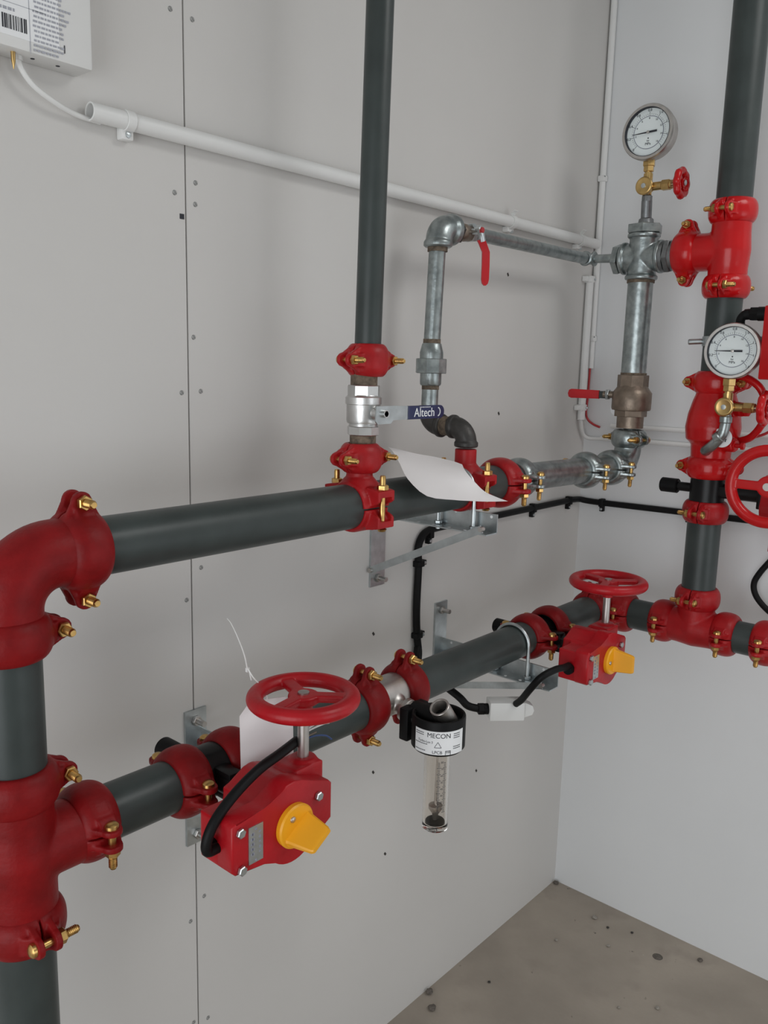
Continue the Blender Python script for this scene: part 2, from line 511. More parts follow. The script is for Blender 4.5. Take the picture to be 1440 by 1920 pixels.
def tee(c, u, v, lu0, lu1, lv, r, m, label, vox=.0022, it=8):
    """run along u (from -lu0 to lu1), branch along v"""
    c, u, v = V(c), V(u), V(v); b = B()
    cyl(b, c - u * lu0, c + u * lu1, r, seg=48); cyl(b, c, c + v * lv, r, seg=48)
    lathe(b, c - u * r * .9, u, [(0, r), (r * .9, r * 1.08), (r * 1.8, r)], 48)
    return solo('pipe_tee', cast(b, vox, it), m, label, 'tee', c, 'red pipe tees')


tee((x0, yL, .988), Z, Y, .085, .085, .08, .0435, RED, 'large matt red tee at the left edge with grey pipes above and below')
tee((xR, yR, ZR), X, Z, .068, .068, .065, .043, REDM, 'red tee at the lower right carrying the riser')
tee((xR, yR, 1.866), Z, -X, .07, .07, .084, .0425, RED2, 'glossy red tee at the top right beside the galvanised cross')


def saddle(yc, ro, h0, label):
    t = thing('saddle_tee', label, 'saddle tee', (x0, yc, ZU), 'saddle tees on the upper pipe')
    w = .062
    for s in (1, -1):
        b = B(); rings = []
        for i in range(27):
            a = math.radians(2) + (PI - math.radians(4)) * i / 26
            rings.append([b.verts.new((x0 + rr * math.cos(a), yc + z * (1 if s > 0 else .9), ZU + s * rr * math.sin(a))) for z, rr in
                          ((-w / 2, .0375), (-w / 2, .042), (-w / 2 + .008, .0445), (w / 2 - .008, .0445), (w / 2, .042), (w / 2, .0375))])
        loft(b, rings)
        for q in (-1, 1):       # slotted bolt lugs
            poly = [(.036, .002), (.043, .002), (.055, .020), (.063, .020), (.063, .031), (.048, .034), (.034, .036)]
            prism(b, poly, (x0, yc, ZU), X * q, Z * s, Y, -.020, .020)
            for k in (-1, 1):
                prism(b, [(.043, .004), (.058, .010), (.063, .014), (.063, .026), (.048, .026)], (x0, yc, ZU), X * q, Z * s, Y, k * .017 - .003, k * .017 + .003)
        if s > 0:
            cyl(b, (x0, yc, ZU + .03), (x0, yc, ZU + h0), ro, seg=40)
            lathe(b, (x0, yc, ZU + .034), Z, [(0, ro + .014), (.012, ro + .004), (.016, ro)], 40)
        part('saddle_half', cast(b, .0016, 3), REDM, t)
    for q in (-1, 1):
        b = B(); bx = x0 + q * .053
        lathe(b, (bx, yc, ZU), Z, [(-.039, 0), (-.038, .006), (-.034, .0085), (-.032, .005), (.053, .005), (.056, .004), (.056, 0)], 18)
        bo = part('bolt', b, BOLT, t)
        b = B(); hexa(b, (bx, yc, ZU + .0315), (bx, yc, ZU + .0405), .0098); part('nut', b, BOLT, bo)
    return t


saddle(-1.166, .0225, .062, 'red saddle tee clamped on the upper pipe under the lever valve')
saddle(-.862, .0212, .078, 'red saddle tee with threaded socket behind the paper sheet')

# ---------------------------------------------------------------- lever valve on the slim riser
yv = -1.1595
t = thing('ball_valve', 'silver ball valve with navy lettered lever on the slim riser', 'valve', (x0, yv, 1.52))
b = B()
hexa(b, (x0, yv, 1.544), (x0, yv, 1.562), .0275, .2, 8)
lathe(b, (x0, yv, 1.498), Z, [(0, .0235), (.001, .027), (.006, .0285), (.032, .0285), (.033, .0305), (.044, .0305), (.046, .0275), (.048, .0265)], 40)
lathe(b, (x0, yv, 1.492), Z, [(0, .0245), (.008, .0235)], 40)
hexa(b, (x0, yv, 1.479), (x0, yv, 1.494), .0272, .5, 8)
part('valve_body', b, NICKEL, t)
b = B(); cyl(b, (x0, yv, 1.562), (x0, yv, 1.58), .0225); part('threaded_nipple', b, HEMP, t)
b = B(); cyl(b, (x0, yv, 1.462), (x0, yv, 1.48), .0222); part('threaded_nipple', b, HEMP, t)
sd = X.copy()           # stem direction
ld = Y.copy()            # lever direction
sp = V((x0, yv, 1.517))
b = B(); cyl(b, sp + sd * .022, sp + sd * .040, .0115); cyl(b, sp + sd * .04, sp + sd * .052, .0065); part('stem', b, NICKEL, t)
lx = sp + sd * .045; lz = Z
nl = V((ld.y, -ld.x, 0))
b = B()
prism(b, [(-.020, -.012), (-.015, -.017), (.018, -.017), (.024, -.0115), (.09, -.0105), (.09, .0105), (.024, .0125), (-.018, .0125)], lx, ld, lz, nl, -.0012, .0012)
lv = part('lever', b, ZINC, t)
b = B(); hexa(b, lx, lx + nl * .007, .0065); part('nut', b, NICKEL, lv)
b = B()
poly = [(.062, -.0115), (.149, -.0115)] + [(.149 + .0115 * math.cos(a), .0115 * math.sin(a)) for a in [(-PI / 2 + PI * k / 10) for k in range(1, 10)]] + [(.149, .0115), (.062, .0115)]
prism(b, poly, lx, ld, lz, nl, -.003, .003, .0008, 2, True)
slv = part('lever_sleeve', b, NAVY, lv)
b = textbm('Altech', .0215, lx + ld * .104 - Z * .0008 + nl * .0032, ld, nl)
for k in range(9): box(b, lx + ld * (.092 + k * .0034) + lz * .0088 + nl * .0032, (.0008, .0008, .0002), (ld, lz, nl))
for k in range(12):
    a = -1.2 + 2.4 * k / 11
    box(b, lx + ld * (.140 + .008 * math.cos(a)) + lz * (.0075 * math.sin(a)) + nl * .0032, (.001, .001, .0002), (ld, lz, nl))
part('lettering', b, LABEL, lv)

# ---------------------------------------------------------------- bypass branch
xb = .11
elbow((x0, -.862, 1.479), Z, -X, .030, .0205, DARKIRON, 'dark iron elbow screwed into the red saddle socket', lip=.0235, ext=.008)
elbow((xb, -.862, 1.479), -X, Z, .030, .0205, DARKIRON, 'dark iron elbow below the slim galvanised bypass pipe', lip=.0235, ext=.008)
b = B(); cyl(b, (xb + .036, -.862, 1.479), (x0 - .036, -.862, 1.479), .019)
solo('close_nipple', b, HEMP, 'short threaded nipple joining the two dark iron elbows', 'nipple', (.157, -.862, 1.479))
pipe((xb, -.861, 1.508), (xb, -.860, 1.575), .0168, GALV, 'short galvanised pipe between union and lower dark elbow', 'galvanised_pipe', group='galvanised pipes')
t = thing('pipe_union', 'galvanised union with large octagonal nut on the bypass pipe', 'union', (xb, -.86, 1.6))
b = B(); lathe(b, (xb, -.86, 1.557), Z, [(0, .0195), (.003, .0215), (.024, .0215)], 32); part('lower_end', b, GALV, t)
b = B(); hexa(b, (xb, -.86, 1.581), (xb, -.86, 1.610), .0318, .39, 8); n_ = part('union_nut', b, GALV, t)
b = B(); lathe(b, (xb, -.86, 1.610), Z, [(0, .0235), (.012, .0235), (.028, .0195), (.030, .018)], 32); part('upper_end', b, GALV, t)
b = B(); cyl(b, (xb, -.86, 1.640), (xb, -.86, 1.648), .0175); cyl(b, (xb, -.86, 1.549), (xb, -.86, 1.558), .0175); part('sealing_thread', b, HEMP, t)
pipe((xb, -.860, 1.640), (xb, -.852, 1.832), .0166, GALV, 'upright galvanised pipe between union and upper galvanised elbow', 'galvanised_pipe', group='galvanised pipes')
t = thing('pipe_elbow', 'galvanised elbow at the top of the bypass pipe', 'elbow', (xb, -.848, 1.855))
b = B()
tube(b, arcpts((xb, -.848, 1.862), Z, Y, .024, 14, .012), .0265, 40, smooth=False)
lathe(b, (xb, -.851, 1.824), Z, [(0, .025), (.003, .0285), (.010, .0285), (.014, .026)], 40)
lathe(b, (xb, -.812, 1.862), Y, [(-.014, .026), (-.006, .0305), (.006, .0305), (.008, .027)], 40)
part('elbow_body', cast(b, .0014, 4), GALV, t)
b = B(); cyl(b, (xb, -.852, 1.816), (xb, -.852, 1.826), .0198); part('sealing_thread', b, HEMP, t)
b = B(); hexa(b, (xb, -.806, 1.862), (xb, -.795, 1.863), .0275); part('bushing', b, DARKIRON, t)
t = thing('ball_valve', 'small bronze valve with red drop lever beside the top bypass elbow', 'valve', (xb, -.76, 1.864))
b = B()
lathe(b, (xb, -.797, 1.8625), Y, [(0, .012), (.002, .0155), (.012, .0155), (.016, .0175), (.03, .0175), (.034, .0155), (.046, .0155), (.048, .012)], 32)
part('valve_body', b, BRONZE, t)
b = B(); hexa(b, (xb - .001, -.751, 1.8645), (xb - .001, -.738, 1.8655), .0198); part('end_nut', b, ZINC, t)
b = B(); cyl(b, (xb + .01, -.758, 1.8645), (xb + .030, -.758, 1.864), .006); part('stem', b, ZINC, t)
b = B()
tube(b, [(xb + .030, -.762, 1.872), (xb + .031, -.752, 1.860), (xb + .031, -.746, 1.846)], .007, 10)
lv = part('lever', b, ZINC, t)
b = B(); hexa(b, (xb + .029, -.757, 1.866), (xb + .04, -.757, 1.866), .0062); part('nut', b, REDW, lv)
b = B(); rings = []
for p, w_ in (((xb + .031, -.750, 1.847), .0085), ((xb + .032, -.745, 1.840), .0082), ((xb + .033, -.735, 1.826), .0078), ((xb + .033, -.734, 1.80), .0078), ((xb + .033, -.734, 1.772), .0078), ((xb + .033, -.734, 1.764), .006), ((xb + .033, -.734, 1.760), .002)):
    p = V(p); dd = V((.66, .75, 0)); rings.append([p_ for p_ in (b.verts.new(p + dd * w_ + V((.75, -.66, 0)) * .003), b.verts.new(p - dd * w_ + V((.75, -.66, 0)) * .003), b.verts.new(p - dd * w_ - V((.75, -.66, 0)) * .003), b.verts.new(p + dd * w_ - V((.75, -.66, 0)) * .003))])
loft(b, rings)
part('lever_sleeve', b, REDSL, lv)
pipe((xb, -.741, 1.865), (.097, -.245, 1.868), .0138, GALV, 'thin galvanised bypass pipe running along the wall to the corner', 'galvanised_pipe', group='galvanised pipes')
elbow((.097, yR, 1.868), Y, X, .014, .0135, GALV, 'small galvanised elbow at the corner end of the bypass pipe', lip=.0182, lipw=.008, ext=.006)
pipe((.110, yR, 1.868), (.172, yR, 1.866), .0105, GALV, 'short thin nipple screwed into the left side of the galvanised cross', 'galvanised_pipe', group='galvanised pipes')

# ---------------------------------------------------------------- galvanised cross and column
cx, cz = .2385, 1.863
t = thing('pipe_cross', 'galvanised cross fitting under the upper pressure gauge', 'cross', (cx, yR, cz))
b = B()
cyl(b, (cx - .050, yR, cz), (cx + .052, yR, cz - .001), .0325, seg=40); cyl(b, (cx + .002, yR, cz - .052), (cx + .003, yR, cz + .055), .0335, seg=40)
for d, L in ((-X, .05), (X, .052), (Z, .056), (-Z, .052)):
    lathe(b, V((cx + .002, yR, cz)) + d * (L - .012), d, [(0, .033), (.003, .0385), (.010, .0385), (.012, .036)], 40)
part('cross_body', cast(b, .0016, 8), GALV, t)
b = B(); hexa(b, (cx - .066, yR, cz + .001), (cx - .051, yR, cz), .037, .3); cyl(b, (cx - .073, yR, cz + .001), (cx - .064, yR, cz + .001), .018); part('side_bushing', b, GALV, t)
b = B(); hexa(b, (cx + .003, yR, cz + .056), (cx + .003, yR, cz + .076), .042, .3); part('top_bushing', b, GALV, t)
b = B(); cyl(b, (cx + .054, yR, cz), (cx + .062, yR, cz), .036); hexa(b, (cx + .063, yR, cz), (cx + .076, yR, cz), .040, .2); cyl(b, (cx + .076, yR, cz), (cx + .094, yR, cz), .034); part('side_nipple', b, IRON, t)
b = B(); cyl(b, (cx + .002, yR, cz - .059), (cx + .002, yR, cz - .051), .0325); part('sealing_thread', b, HEMP, t)
pipe((.2395, yR, 1.580), (cx + .002, yR, 1.806), .0300, GALV, 'wide upright galvanised pipe between bronze valve and cross', 'galvanised_pipe', group='galvanised pipes')
bx = .2400
t = thing('ball_valve', 'big bronze valve with red side lever under the galvanised column', 'valve', (bx, yR, 1.53))
b = B()
hexa(b, (bx, yR, 1.555), (bx, yR, 1.585), .0375, .35, 8)
lathe(b, (bx, yR, 1.497), Z, [(0, .034), (.002, .046), (.006, .0475), (.044, .0475), (.054, .040), (.062, .035)], 48)
hexa(b, (bx, yR, 1.483), (bx, yR, 1.502), .0395, .1, 6)
part('valve_body', b, BRONZE, t)
b = B(); cyl(b, (bx, yR, 1.455), (bx, yR, 1.485), .0325); part('threaded_nipple', b, BRONZE, t)
b = B(); cyl(b, (bx, yR, 1.579), (bx, yR, 1.590), .0312); part('sealing_thread', b, HEMP, t)
b = B(); cyl(b, (bx - .04, yR - .012, 1.535), (bx - .068, yR - .018, 1.535), .0085); part('stem', b, BRONZE, t)
b = B(); hexa(b, (bx - .052, yR - .016, 1.535), (bx - .060, yR - .017, 1.535), .014); part('stem_nut', b, ZINC, t)
b = B(); box(b, (bx - .078, yR - .020, 1.534), (.018, .002, .009)); lv = part('lever', b, GREY, t)
b = B(); poly = [(.078, -.0105), (.155, -.0115), (.162, -.009), (.165, 0), (.162, .009), (.155, .0115), (.078, .0105)]
prism(b, poly, (bx, yR - .020, 1.534), -X, Z, -Y, -.004, .004, .001, 2, True); part('lever_sleeve', b, REDSL, lv)
b = B(); lathe(b, (.186, -.185, 1.497), (.2, -1, 0), [(0, .0165), (.001, .0165), (.001, 0)], 28)
solo('number_disc', b, LABEL, 'white round disc peeping out left of the big bronze valve', 'disc', (.186, -.185, 1.497))
elbow((.2395, yR, ZU), V((GD.x, GD.y, 0)), Z, .048, .0325, GALV, 'galvanised elbow turning the upper run up into the bronze valve', ext=.012)
pipe((gx(-.655), -.655, ZU + .004), (gx(-.415), -.415, ZU + .002), .0300, GALV, 'short wide galvanised pipe between two galvanised couplings on the upper run', 'galvanised_pipe', group='galvanised pipes')
pipe((gx(-.395), -.395, ZU + .002), (gx(-.30), -.30, ZU), .0300, GALV, 'very short galvanised spool beside the galvanised elbow', 'galvanised_pipe', group='galvanised pipes')
pipe((x0, -.755, ZU), (gx(-.66), -.66, ZU + .004), .0305, GALV, 'galvanised reducer end between red and galvanised couplings', 'galvanised_pipe', group='galvanised pipes')


# ---------------------------------------------------------------- pressure gauges
def gauge(c, n, needle, label, R=.062):
    n = V(n).normalized(); u = Z.cross(n).normalized(); w = n.cross(u)
    c = V(c)
    t = thing('pressure_gauge', label, 'gauge', c, 'round pressure gauges')
    b = B(); lathe(b, c - n * .046, n, [(0, R * .72), (.004, R * .9), (.006, R * .93), (.030, R * .93), (.0305, R), (.042, R), (.046, R * .965), (.046, R * .87), (.036, R * .86)], 64, True, False); part('case', b, STEEL, t)
    b = B(); lathe(b, c - n * .011, n, [(0, R * .862), (.0008, R * .862), (.0009, 0)], 64); d = part('dial', b, DIAL, t)
    f = c - n * .0098
    P = lambda a, r: f + u * (r * math.cos(a)) + w * (r * math.sin(a))
    b = B()
    for k in range(9):
        a = math.radians(225 - 33.75 * k)
        rd = u * math.cos(a) + w * math.sin(a); tg = n.cross(rd)
        box(b, P(a, R * .66), (R * .07, .00035, .0002), (rd, tg, n))
        if k < 8:
            for q in range(1, 5):
                a2 = a - math.radians(33.75 * q / 5); rd2 = u * math.cos(a2) + w * math.sin(a2)
                box(b, P(a2, R * .64), (R * .022, .0002, .0002), (rd2, n.cross(rd2), n))
        merge(b, textbm(('0', '0.2', '0.4', '0.6', '0.8', '1.0', '1.2', '1.4', '1.6')[k], R * .125, P(a, R * .78) + V((0, 0, 0)), u, n))
        if k: merge(b, textbm(str(2 * k), R * .095, P(a, R * .50), u, n))
    merge(b, textbm('MPa', R * .13, f - w * R * .40, u, n)); merge(b, textbm('bar', R * .08, f - w * R * .29, u, n))
    lathe(b, f - w * R * .2, n, [(0, R * .025), (.0002, R * .025)], 12)
    part('dial_markings', b, INK, d)
    b = B(); ringtube(b, f, f + n * .0002, R * .585, R * .565, 64, .0001); part('scale_arc', b, INKG, d)
    b = B(); ringtube(b, f - n * .001, f + n * .0105, R * .8695, R * .848, 64, .0002); part('bezel_shadow_ring', b, INK, d)  # black ring paints the shadow inside the bezel around the dial
    a = math.radians(needle); rd = u * math.cos(a) + w * math.sin(a); tg = n.cross(rd)
    b = B(); q = f + n * .003
    prism(b, [(-.34 * R, -.0022), (-.1 * R, -.0022), (0, -.0016), (.62 * R, -.0005), (.62 * R, .0005), (0, .0016), (-.1 * R, .0022), (-.34 * R, .0022)], q, rd, tg, n, 0, .0008)
    pn = part('pointer', b, INK, t)
    b = B(); lathe(b, q, n, [(0, .0035), (.0025, .0032), (.003, 0)], 20); part('pointer_hub', b, STEEL, pn)
    return t


gauge((.2475, -.262, 2.139), (.02, -1, 0), 183, 'upper pressure gauge with steel case above the galvanised cross')
gauge((.5075, -.322, 1.643), (.05, -1, 0), 180, 'lower pressure gauge with steel case in front of the grey riser', .060)


def gauge_valve(c, L, label, top, kd=X, sx=.082, kr=.033):
    """brass needle valve: disc facing the room, stem to the right with a red knob"""
    c = V(c)
    t = thing('gauge_valve', label, 'valve', c, 'brass gauge valves')
    b = B()
    lathe(b, c + Y * .012, -Y, [(0, .012), (.012, .012), (.022, .0125), (.023, .0195), (.032, .0205), (.034, .0185), (.0345, .0165), (.034, .015), (.034, 0)], 36)
    cyl(b, c - Z * .018, c + Z * .03, .0105)
    cyl(b, c, c + kd * .040, .0095)
    part('valve_body', b, BRASS, t)
    b = B(); lathe(b, c - Y * .0205, -Y, [(0, .006), (.003, .0055), (.0036, 0)], 16); part('centre_screw', b, ZINC, t)
    b = B(); hexa(b, c + kd * .036, c + kd * .056, .0125); cyl(b, c + kd * .055, c + kd * .060, .010); part('packing_nut', b, BRASS, t)
    b = B(); cyl(b, c + kd * .056, c + kd * (sx + .004), .0032); part('stem', b, STEEL, t)
    b = B(); hexa(b, c + Z * .034, c + Z * (top - .014), .0125, .3); cyl(b, c + Z * .028, c + Z * .036, .008); hexa(b, c + Z * (top - .016), c + Z * top, .0145, .3); part('connector', b, BRASS, t)
    k = c + kd * sx
    b = B()
    n = 64; R = kr; u, v, nn = frame(kd); rings = []
    for i in range(n):
        a = 2 * PI * i / n; rr = R * (.80 + .045 * math.cos(8 * a)); d = u * math.cos(a) + v * math.sin(a)
        rings.append([b.verts.new(k + d * (rr + R * .26 * math.cos(q * PI / 5)) + nn * (.0085 * math.sin(q * PI / 5))) for q in range(10)])
    for i in range(n):
        A, C = rings[i], rings[(i + 1) % n]
        for q in range(10): b.faces.new((A[q], C[q], C[(q + 1) % 10], A[(q + 1) % 10]))
    for j in range(4):
        a = PI / 4 + j * PI / 2; d = u * math.cos(a) + v * math.sin(a)
        box(b, k + d * R * .42, (R * .3, R * .13, .0035), (d, nn.cross(d), nn))
    lathe(b, k - nn * .007, nn, [(0, R * .3), (.014, R * .3)], 20)
    kn = part('knob', b, RED2, t)
    b = B(); hexa(b, k + nn * .007, k + nn * .011, R * .2); part('nut', b, ZINC, kn)
    return t


c1 = V((.245, -.232, 2.022))
gauge_valve(c1, 0, 'brass gauge valve with red knob under the upper gauge', .062)
b = B(); hexa(b, (.2435, -.226, 1.984), (.2435, -.226, 2.004), .012); cyl(b, (.2425, yR, 1.939), (.2435, -.226, 1.992), .0125); lathe(b, (.2425, yR, 1.937), Z, [(0, .019), (.014, .017), (.018, .012)], 24)
solo('gauge_nipple', b, IRON, 'dark nipple between the cross bushing and the upper brass valve', 'nipple', (.2425, yR, 1.94))
c2 = V((.498, -.29, 1.522))
gauge_valve(c2, 0, 'brass gauge valve with red knob under the lower gauge', .062, sx=.080, kr=.036)
b = B()
tube(b, [(.4985, -.292, 1.505), (.498, -.292, 1.482), (.493, -.292, 1.459), (.477, -.29, 1.438), (.460, -.282, 1.424), (.452, -.270, 1.419), (.450, -.245, 1.418)], .0115, 18)
lathe(b, (.4985, -.292, 1.486), Z, [(0, .0115), (.002, .0135), (.014, .0135), (.016, .0115)], 24)
d = V((-.77, .12, -.63)).normalized(); lathe(b, V((.492, -.292, 1.458)), d, [(0, .0115), (.002, .014), (.014, .014), (.016, .0115)], 24)
solo('drain_elbow', b, GALV, 'bent grey metal tube from the lower brass valve into the red check valve', 'tube', (.4985, -.292, 1.505))

# ---------------------------------------------------------------- alarm check valve on the riser
t = thing('check_valve', 'glossy red bulging check valve body on the riser', 'check valve', (xR, yR, 1.40))
b = B()
lathe(b, (xR, yR, 1.395), Z, [(0, .044), (.034, .046), (.040, .050), (.047, .0585), (.075, .062), (.105, .058), (.135, .050), (.152, .044), (.165, .044)], 56)
cyl(b, (xR + .03, yR - .02, 1.435), (xR + .064, yR - .03, 1.435), .016)
cyl(b, (xR + .02, yR, 1.52), (xR + .072, yR - .02, 1.515), .016)
part('valve_body', cast(b, .002, 8), RED2, t)
b = B(); hexa(b, (xR + .060, yR - .03, 1.435), (xR + .068, yR - .032, 1.435), .013); cyl(b, (xR + .066, yR - .032, 1.435), (xR + .082, yR - .034, 1.435), .005); hexa(b, (xR + .078, yR - .034, 1.435), (xR + .086, yR - .034, 1.435), .009); part('drain_plug', b, RED2, t)
b = B(); hexa(b, (xR + .070, yR - .02, 1.515), (xR + .084, yR - .026, 1.513), .014); part('side_plug', b, RED2, t)
b = B(); lathe(b, (.487, -.2725, 1.452), (.1, -1, 0), [(0, .022), (.001, .022), (.0012, 0)], 32)
tg = solo('number_disc', b, LABEL, 'white round disc with the figure 4 behind the bent drain tube', 'disc', (.487, -.272, 1.455))
b = textbm('4', .020, (.494, -.275, 1.449), (1, .1, 0), (.1, -1, 0)); b.transform(M.Translation(V((.487, -.272, 1.455))).inverted()); part('figure', b, INK, tg, True)
b = B()
tube(b, [(.500, -.25, 1.590), (.525, -.255, 1.585), (.553, -.255, 1.565), (.566, -.245, 1.530), (.560, -.235, 1.490), (.535, -.225, 1.455), (.500, -.215, 1.44)], .0085, 14)
solo('alarm_hose', b, RED2, 'red bent alarm pipe curving behind the red knob of the lower valve', 'pipe', (.5, -.25, 1.59))
b = B(); tube(b, [(.592, -.20, 1.49), (.575, -.20, 1.475), (.556, -.20, 1.462), (.532, -.20, 1.452)], .0032, 8)
solo('red_wire', b, REDW, 'short loose red wire end below the red knob of the lower valve', 'wire', (.592, -.2, 1.49))

# pressure switch box at the right edge, on a strap round the riser
t = thing('pipe_clamp', 'grey steel clamp round the riser behind the lower gauge', 'clamp', (xR, yR, 1.665))
b = B(); ringtube(b, (xR, yR, 1.655), (xR, yR, 1.677), .0410, .0388, 48, .0004); part('strap', b, ZINC, t)
b = B(); cyl(b, (xR - .038, yR - .012, 1.666), (xR - .066, yR - .026, 1.664), .0065, seg=16, bev=.002); part('bolt', b, ZINC, t)
b = B(); box(b, (xR + .068, yR - .012, 1.667), (.030, .004, .010)); part('bracket', b, ZINC, t)
t = thing('pressure_switch', 'red switch box cut by the right edge beside the lower gauge', 'switch box', (.60, -.27, 1.66))
b = B(); box(b, (.629, -.287, 1.661), (.064, .030, .077), bev=.004); part('cover', b, RED2, t)
b = B(); box(b, (.622, -.247, 1.661), (.070, .012, .072), bev=.003); part('back_plate', b, ZINC, t)
b = B(); cyl(b, (.572, -.290, 1.722), (.546, -.290, 1.722), .015); hexa(b, (.548, -.290, 1.722), (.530, -.290, 1.722), .0155); cyl(b, (.532, -.290, 1.722), (.518, -.290, 1.721), .0115); part('cable_gland', b, BLACK, t)
b = B(); tube(b, [(.530, -.290, 1.722), (.515, -.288, 1.720), (.507, -.284, 1.706), (.512, -.276, 1.685), (.530, -.262, 1.655), (.545, -.24, 1.62)], .0095, 14)
solo('black_hose', b, BLACK, 'thick black cable bending from the red switch box behind the lower gauge', 'cable', (.53, -.29, 1.72))
b = B(); tube(b, [(.60, -.05, 1.30), (.585, -.04, 1.21), (.555, -.03, 1.150), (.527, -.03, 1.105), (.515, -.03, 1.073), (.524, -.03, 1.042), (.555, -.03, 1.012), (.60, -.03, .99), (.66, -.03, .985)], .0075, 14)
solo('cable_loop', b, BLACK, 'black cable loop hanging at the right edge above the lowest pipe', 'cable', (.527, -.03, 1.1))


# ---------------------------------------------------------------- butterfly valves with worm gear boxes
def gear_valve(mt, label, fin, Rw=.081, dx=0, spoke=40, hx=.14, hz=.138, fy=.003, fz=-.012):
    """local: pipe axis Y, stem axis X towards the room, handwheel shaft along Z"""
    t = thing('butterfly_valve', label, 'valve', mt, 'gear operated butterfly valves')
    L = dict(local=True)
    b = B(); cyl(b, (0, -.034, 0), (0, .034, 0), .0395, seg=48)
    cyl(b, (.03, 0, 0), (.088 + dx, 0, 0), .017); box(b, (.086 + dx, 0, fz), (.006, .030, .030), bev=.002); box(b, (.05, 0, 0), (.02, .012, .022), bev=.003)
    cyl(b, (-.03, 0, 0), (-.075, 0, 0), .011)
    part('valve_body', b, BLKPAINT, t, **L)
    b = B(); cyl(b, (-.070, 0, 0), (-.112, 0, 0), .0175, bev=.002); part('stem_cap', b, BLACK, t, **L)
    g = lambda y, z: (y + fy, z + fz)
    x1 = .187 + dx
    arc = [(.050 * math.cos(math.radians(a)), -.004 + .051 * math.sin(math.radians(a))) for a in range(-138, -30, 9)]
    out = [(.074, .033), (.068, .039), (.016, .058), (.002, .062), (-.012, .060), (-.022, .054), (-.040, .044), (-.050, .041), (-.098, .041), (-.104, .036), (-.104, -.026), (-.098, -.032), (-.050, -.033)] + arc[::1] + [(.056, -.031), (.074, -.020)]
    out = [g(*p) for p in out]
    O, U, Wd, N = (0, 0, 0), Y, Z, X
    b = B(); prism(b, out, O, U, Wd, N, x1 - .030, x1, .003, 3); part('cover', b, REDG, t, ang=50, **L)
    b = B()
    inn = [(.95 * y, .95 * z) for y, z in out if y > -.06]
    prism(b, inn, O, U, Wd, N, x1 - .092, x1 - .028)
    box(b, (x1 - .045, -.073 + fy, .002 + fz), (.026, .028, .033))
    box(b, (hx + dx, .053 + fy, .020 + fz), (.024, .026, .038)); cyl(b, (hx + dx, .062 + fy, fz), (hx + dx, .062 + fy, .062 + fz), .019)
    cyl(b, (x1 - .094, fy, fz), (x1 - .04, fy, fz), .050, .056)
    part('gear_housing', cast(b, .0022, 5), REDG, t, **L)
    for y, z in ((-.092, .027), (-.090, -.038 + .012), (.046, .024)):
        b = B(); hexa(b, (x1, y + fy, z + fz), (x1 + .006, y + fy, z + fz), .0068, .2); part('bolt', b, ZINC, t, **L)
    b = B(); box(b, (x1 + .0005, -.066 + fy, .001 + fz), (.0006, .012, .026)); pl = part('name_plate', b, ZINC, t, **L)
    b = B()
    for k, (q, l) in enumerate(((-.006, .005), (-.004, .004), (.006, .006))):
        for s_ in range(5):
            box(b, (x1 + .0012, -.066 + q * 1.1 + fy, .016 - s_ * .007 + fz), (.0001, .0016, .0016 + .0006 * ((s_ + k) % 2)))
    for z in (.022, -.022): lathe(b, (x1 + .001, -.066 + fy, z + fz), X, [(0, .002), (.001, .0015), (.0012, 0)], 10)
    part('plate_marks', b, INKG, pl, **L)
    b = B(); cyl(b, (x1 - .042, -.100 + fy, fz - .004), (x1 - .042, -.112 + fy, fz - .004), .0115, seg=20); part('cable_gland', b, BLACK, t, **L)
    # yellow position indicator
    b = B(); lathe(b, (x1, fy, fz), X, [(0, .0305), (.007, .031), (.0095, .029), (.0095, 0)], 48)
    a = math.radians(fin); T = V((0, math.cos(a), math.sin(a))); Nn = X.cross(T)
    c = V((x1 + .008, fy, fz)) - Nn * .005
    rings = []
    for d, hl, th in ((0, .027, .0085), (.006, .025, .0065), (.041, .020, .0045), (.045, .018, .003)):
        rings.append([b.verts.new(c + X * d + T * (hl * p) + Nn * (th * q)) for p, q in ((-1, -.6), (-.9, -1), (.9, -1), (1, -.6), (1, .6), (.9, 1), (-.9, 1), (-1, .6))])
    loft(b, rings)
    yi = part('position_indicator', b, YELLOW, t, ang=30, **L)
    b = B(); lathe(b, V((x1 + .0093, fy, fz)) + Nn * .017, X, [(0, .0045), (.002, .004), (.003, .002), (.003, 0)], 18); part('screw', b, STEEL, yi, **L)
    # shaft and handwheel
    hy = .062 + fy; hxx = hx + dx
    b = B(); cyl(b, (hxx, hy, .04 + fz), (hxx, hy, hz + .0085), .0082); part('shaft', b, STEEL, t, **L)
    b = B()
    torus(b, (hxx, hy, hz), Z, Rw - .0122, .0125, 72, 14, .92)
    lathe(b, (hxx, hy, hz - .034), Z, [(0, .0125), (.024, .0135), (.028, .0225), (.038, .0225), (.040, .0205), (.040, 0)], 32)
    for k in range(3):
        a = math.radians(spoke + 120 * k); d = V((math.cos(a), math.sin(a), 0))
        box(b, V((hxx, hy, hz + .001)) + d * (Rw * .5), (Rw * .38, .0098, .0052), (d, Z.cross(d), Z), bev=.002)
    part('handwheel', cast(b, .0016, 4), RED2 if dx else REDG, t, **L)
    return t


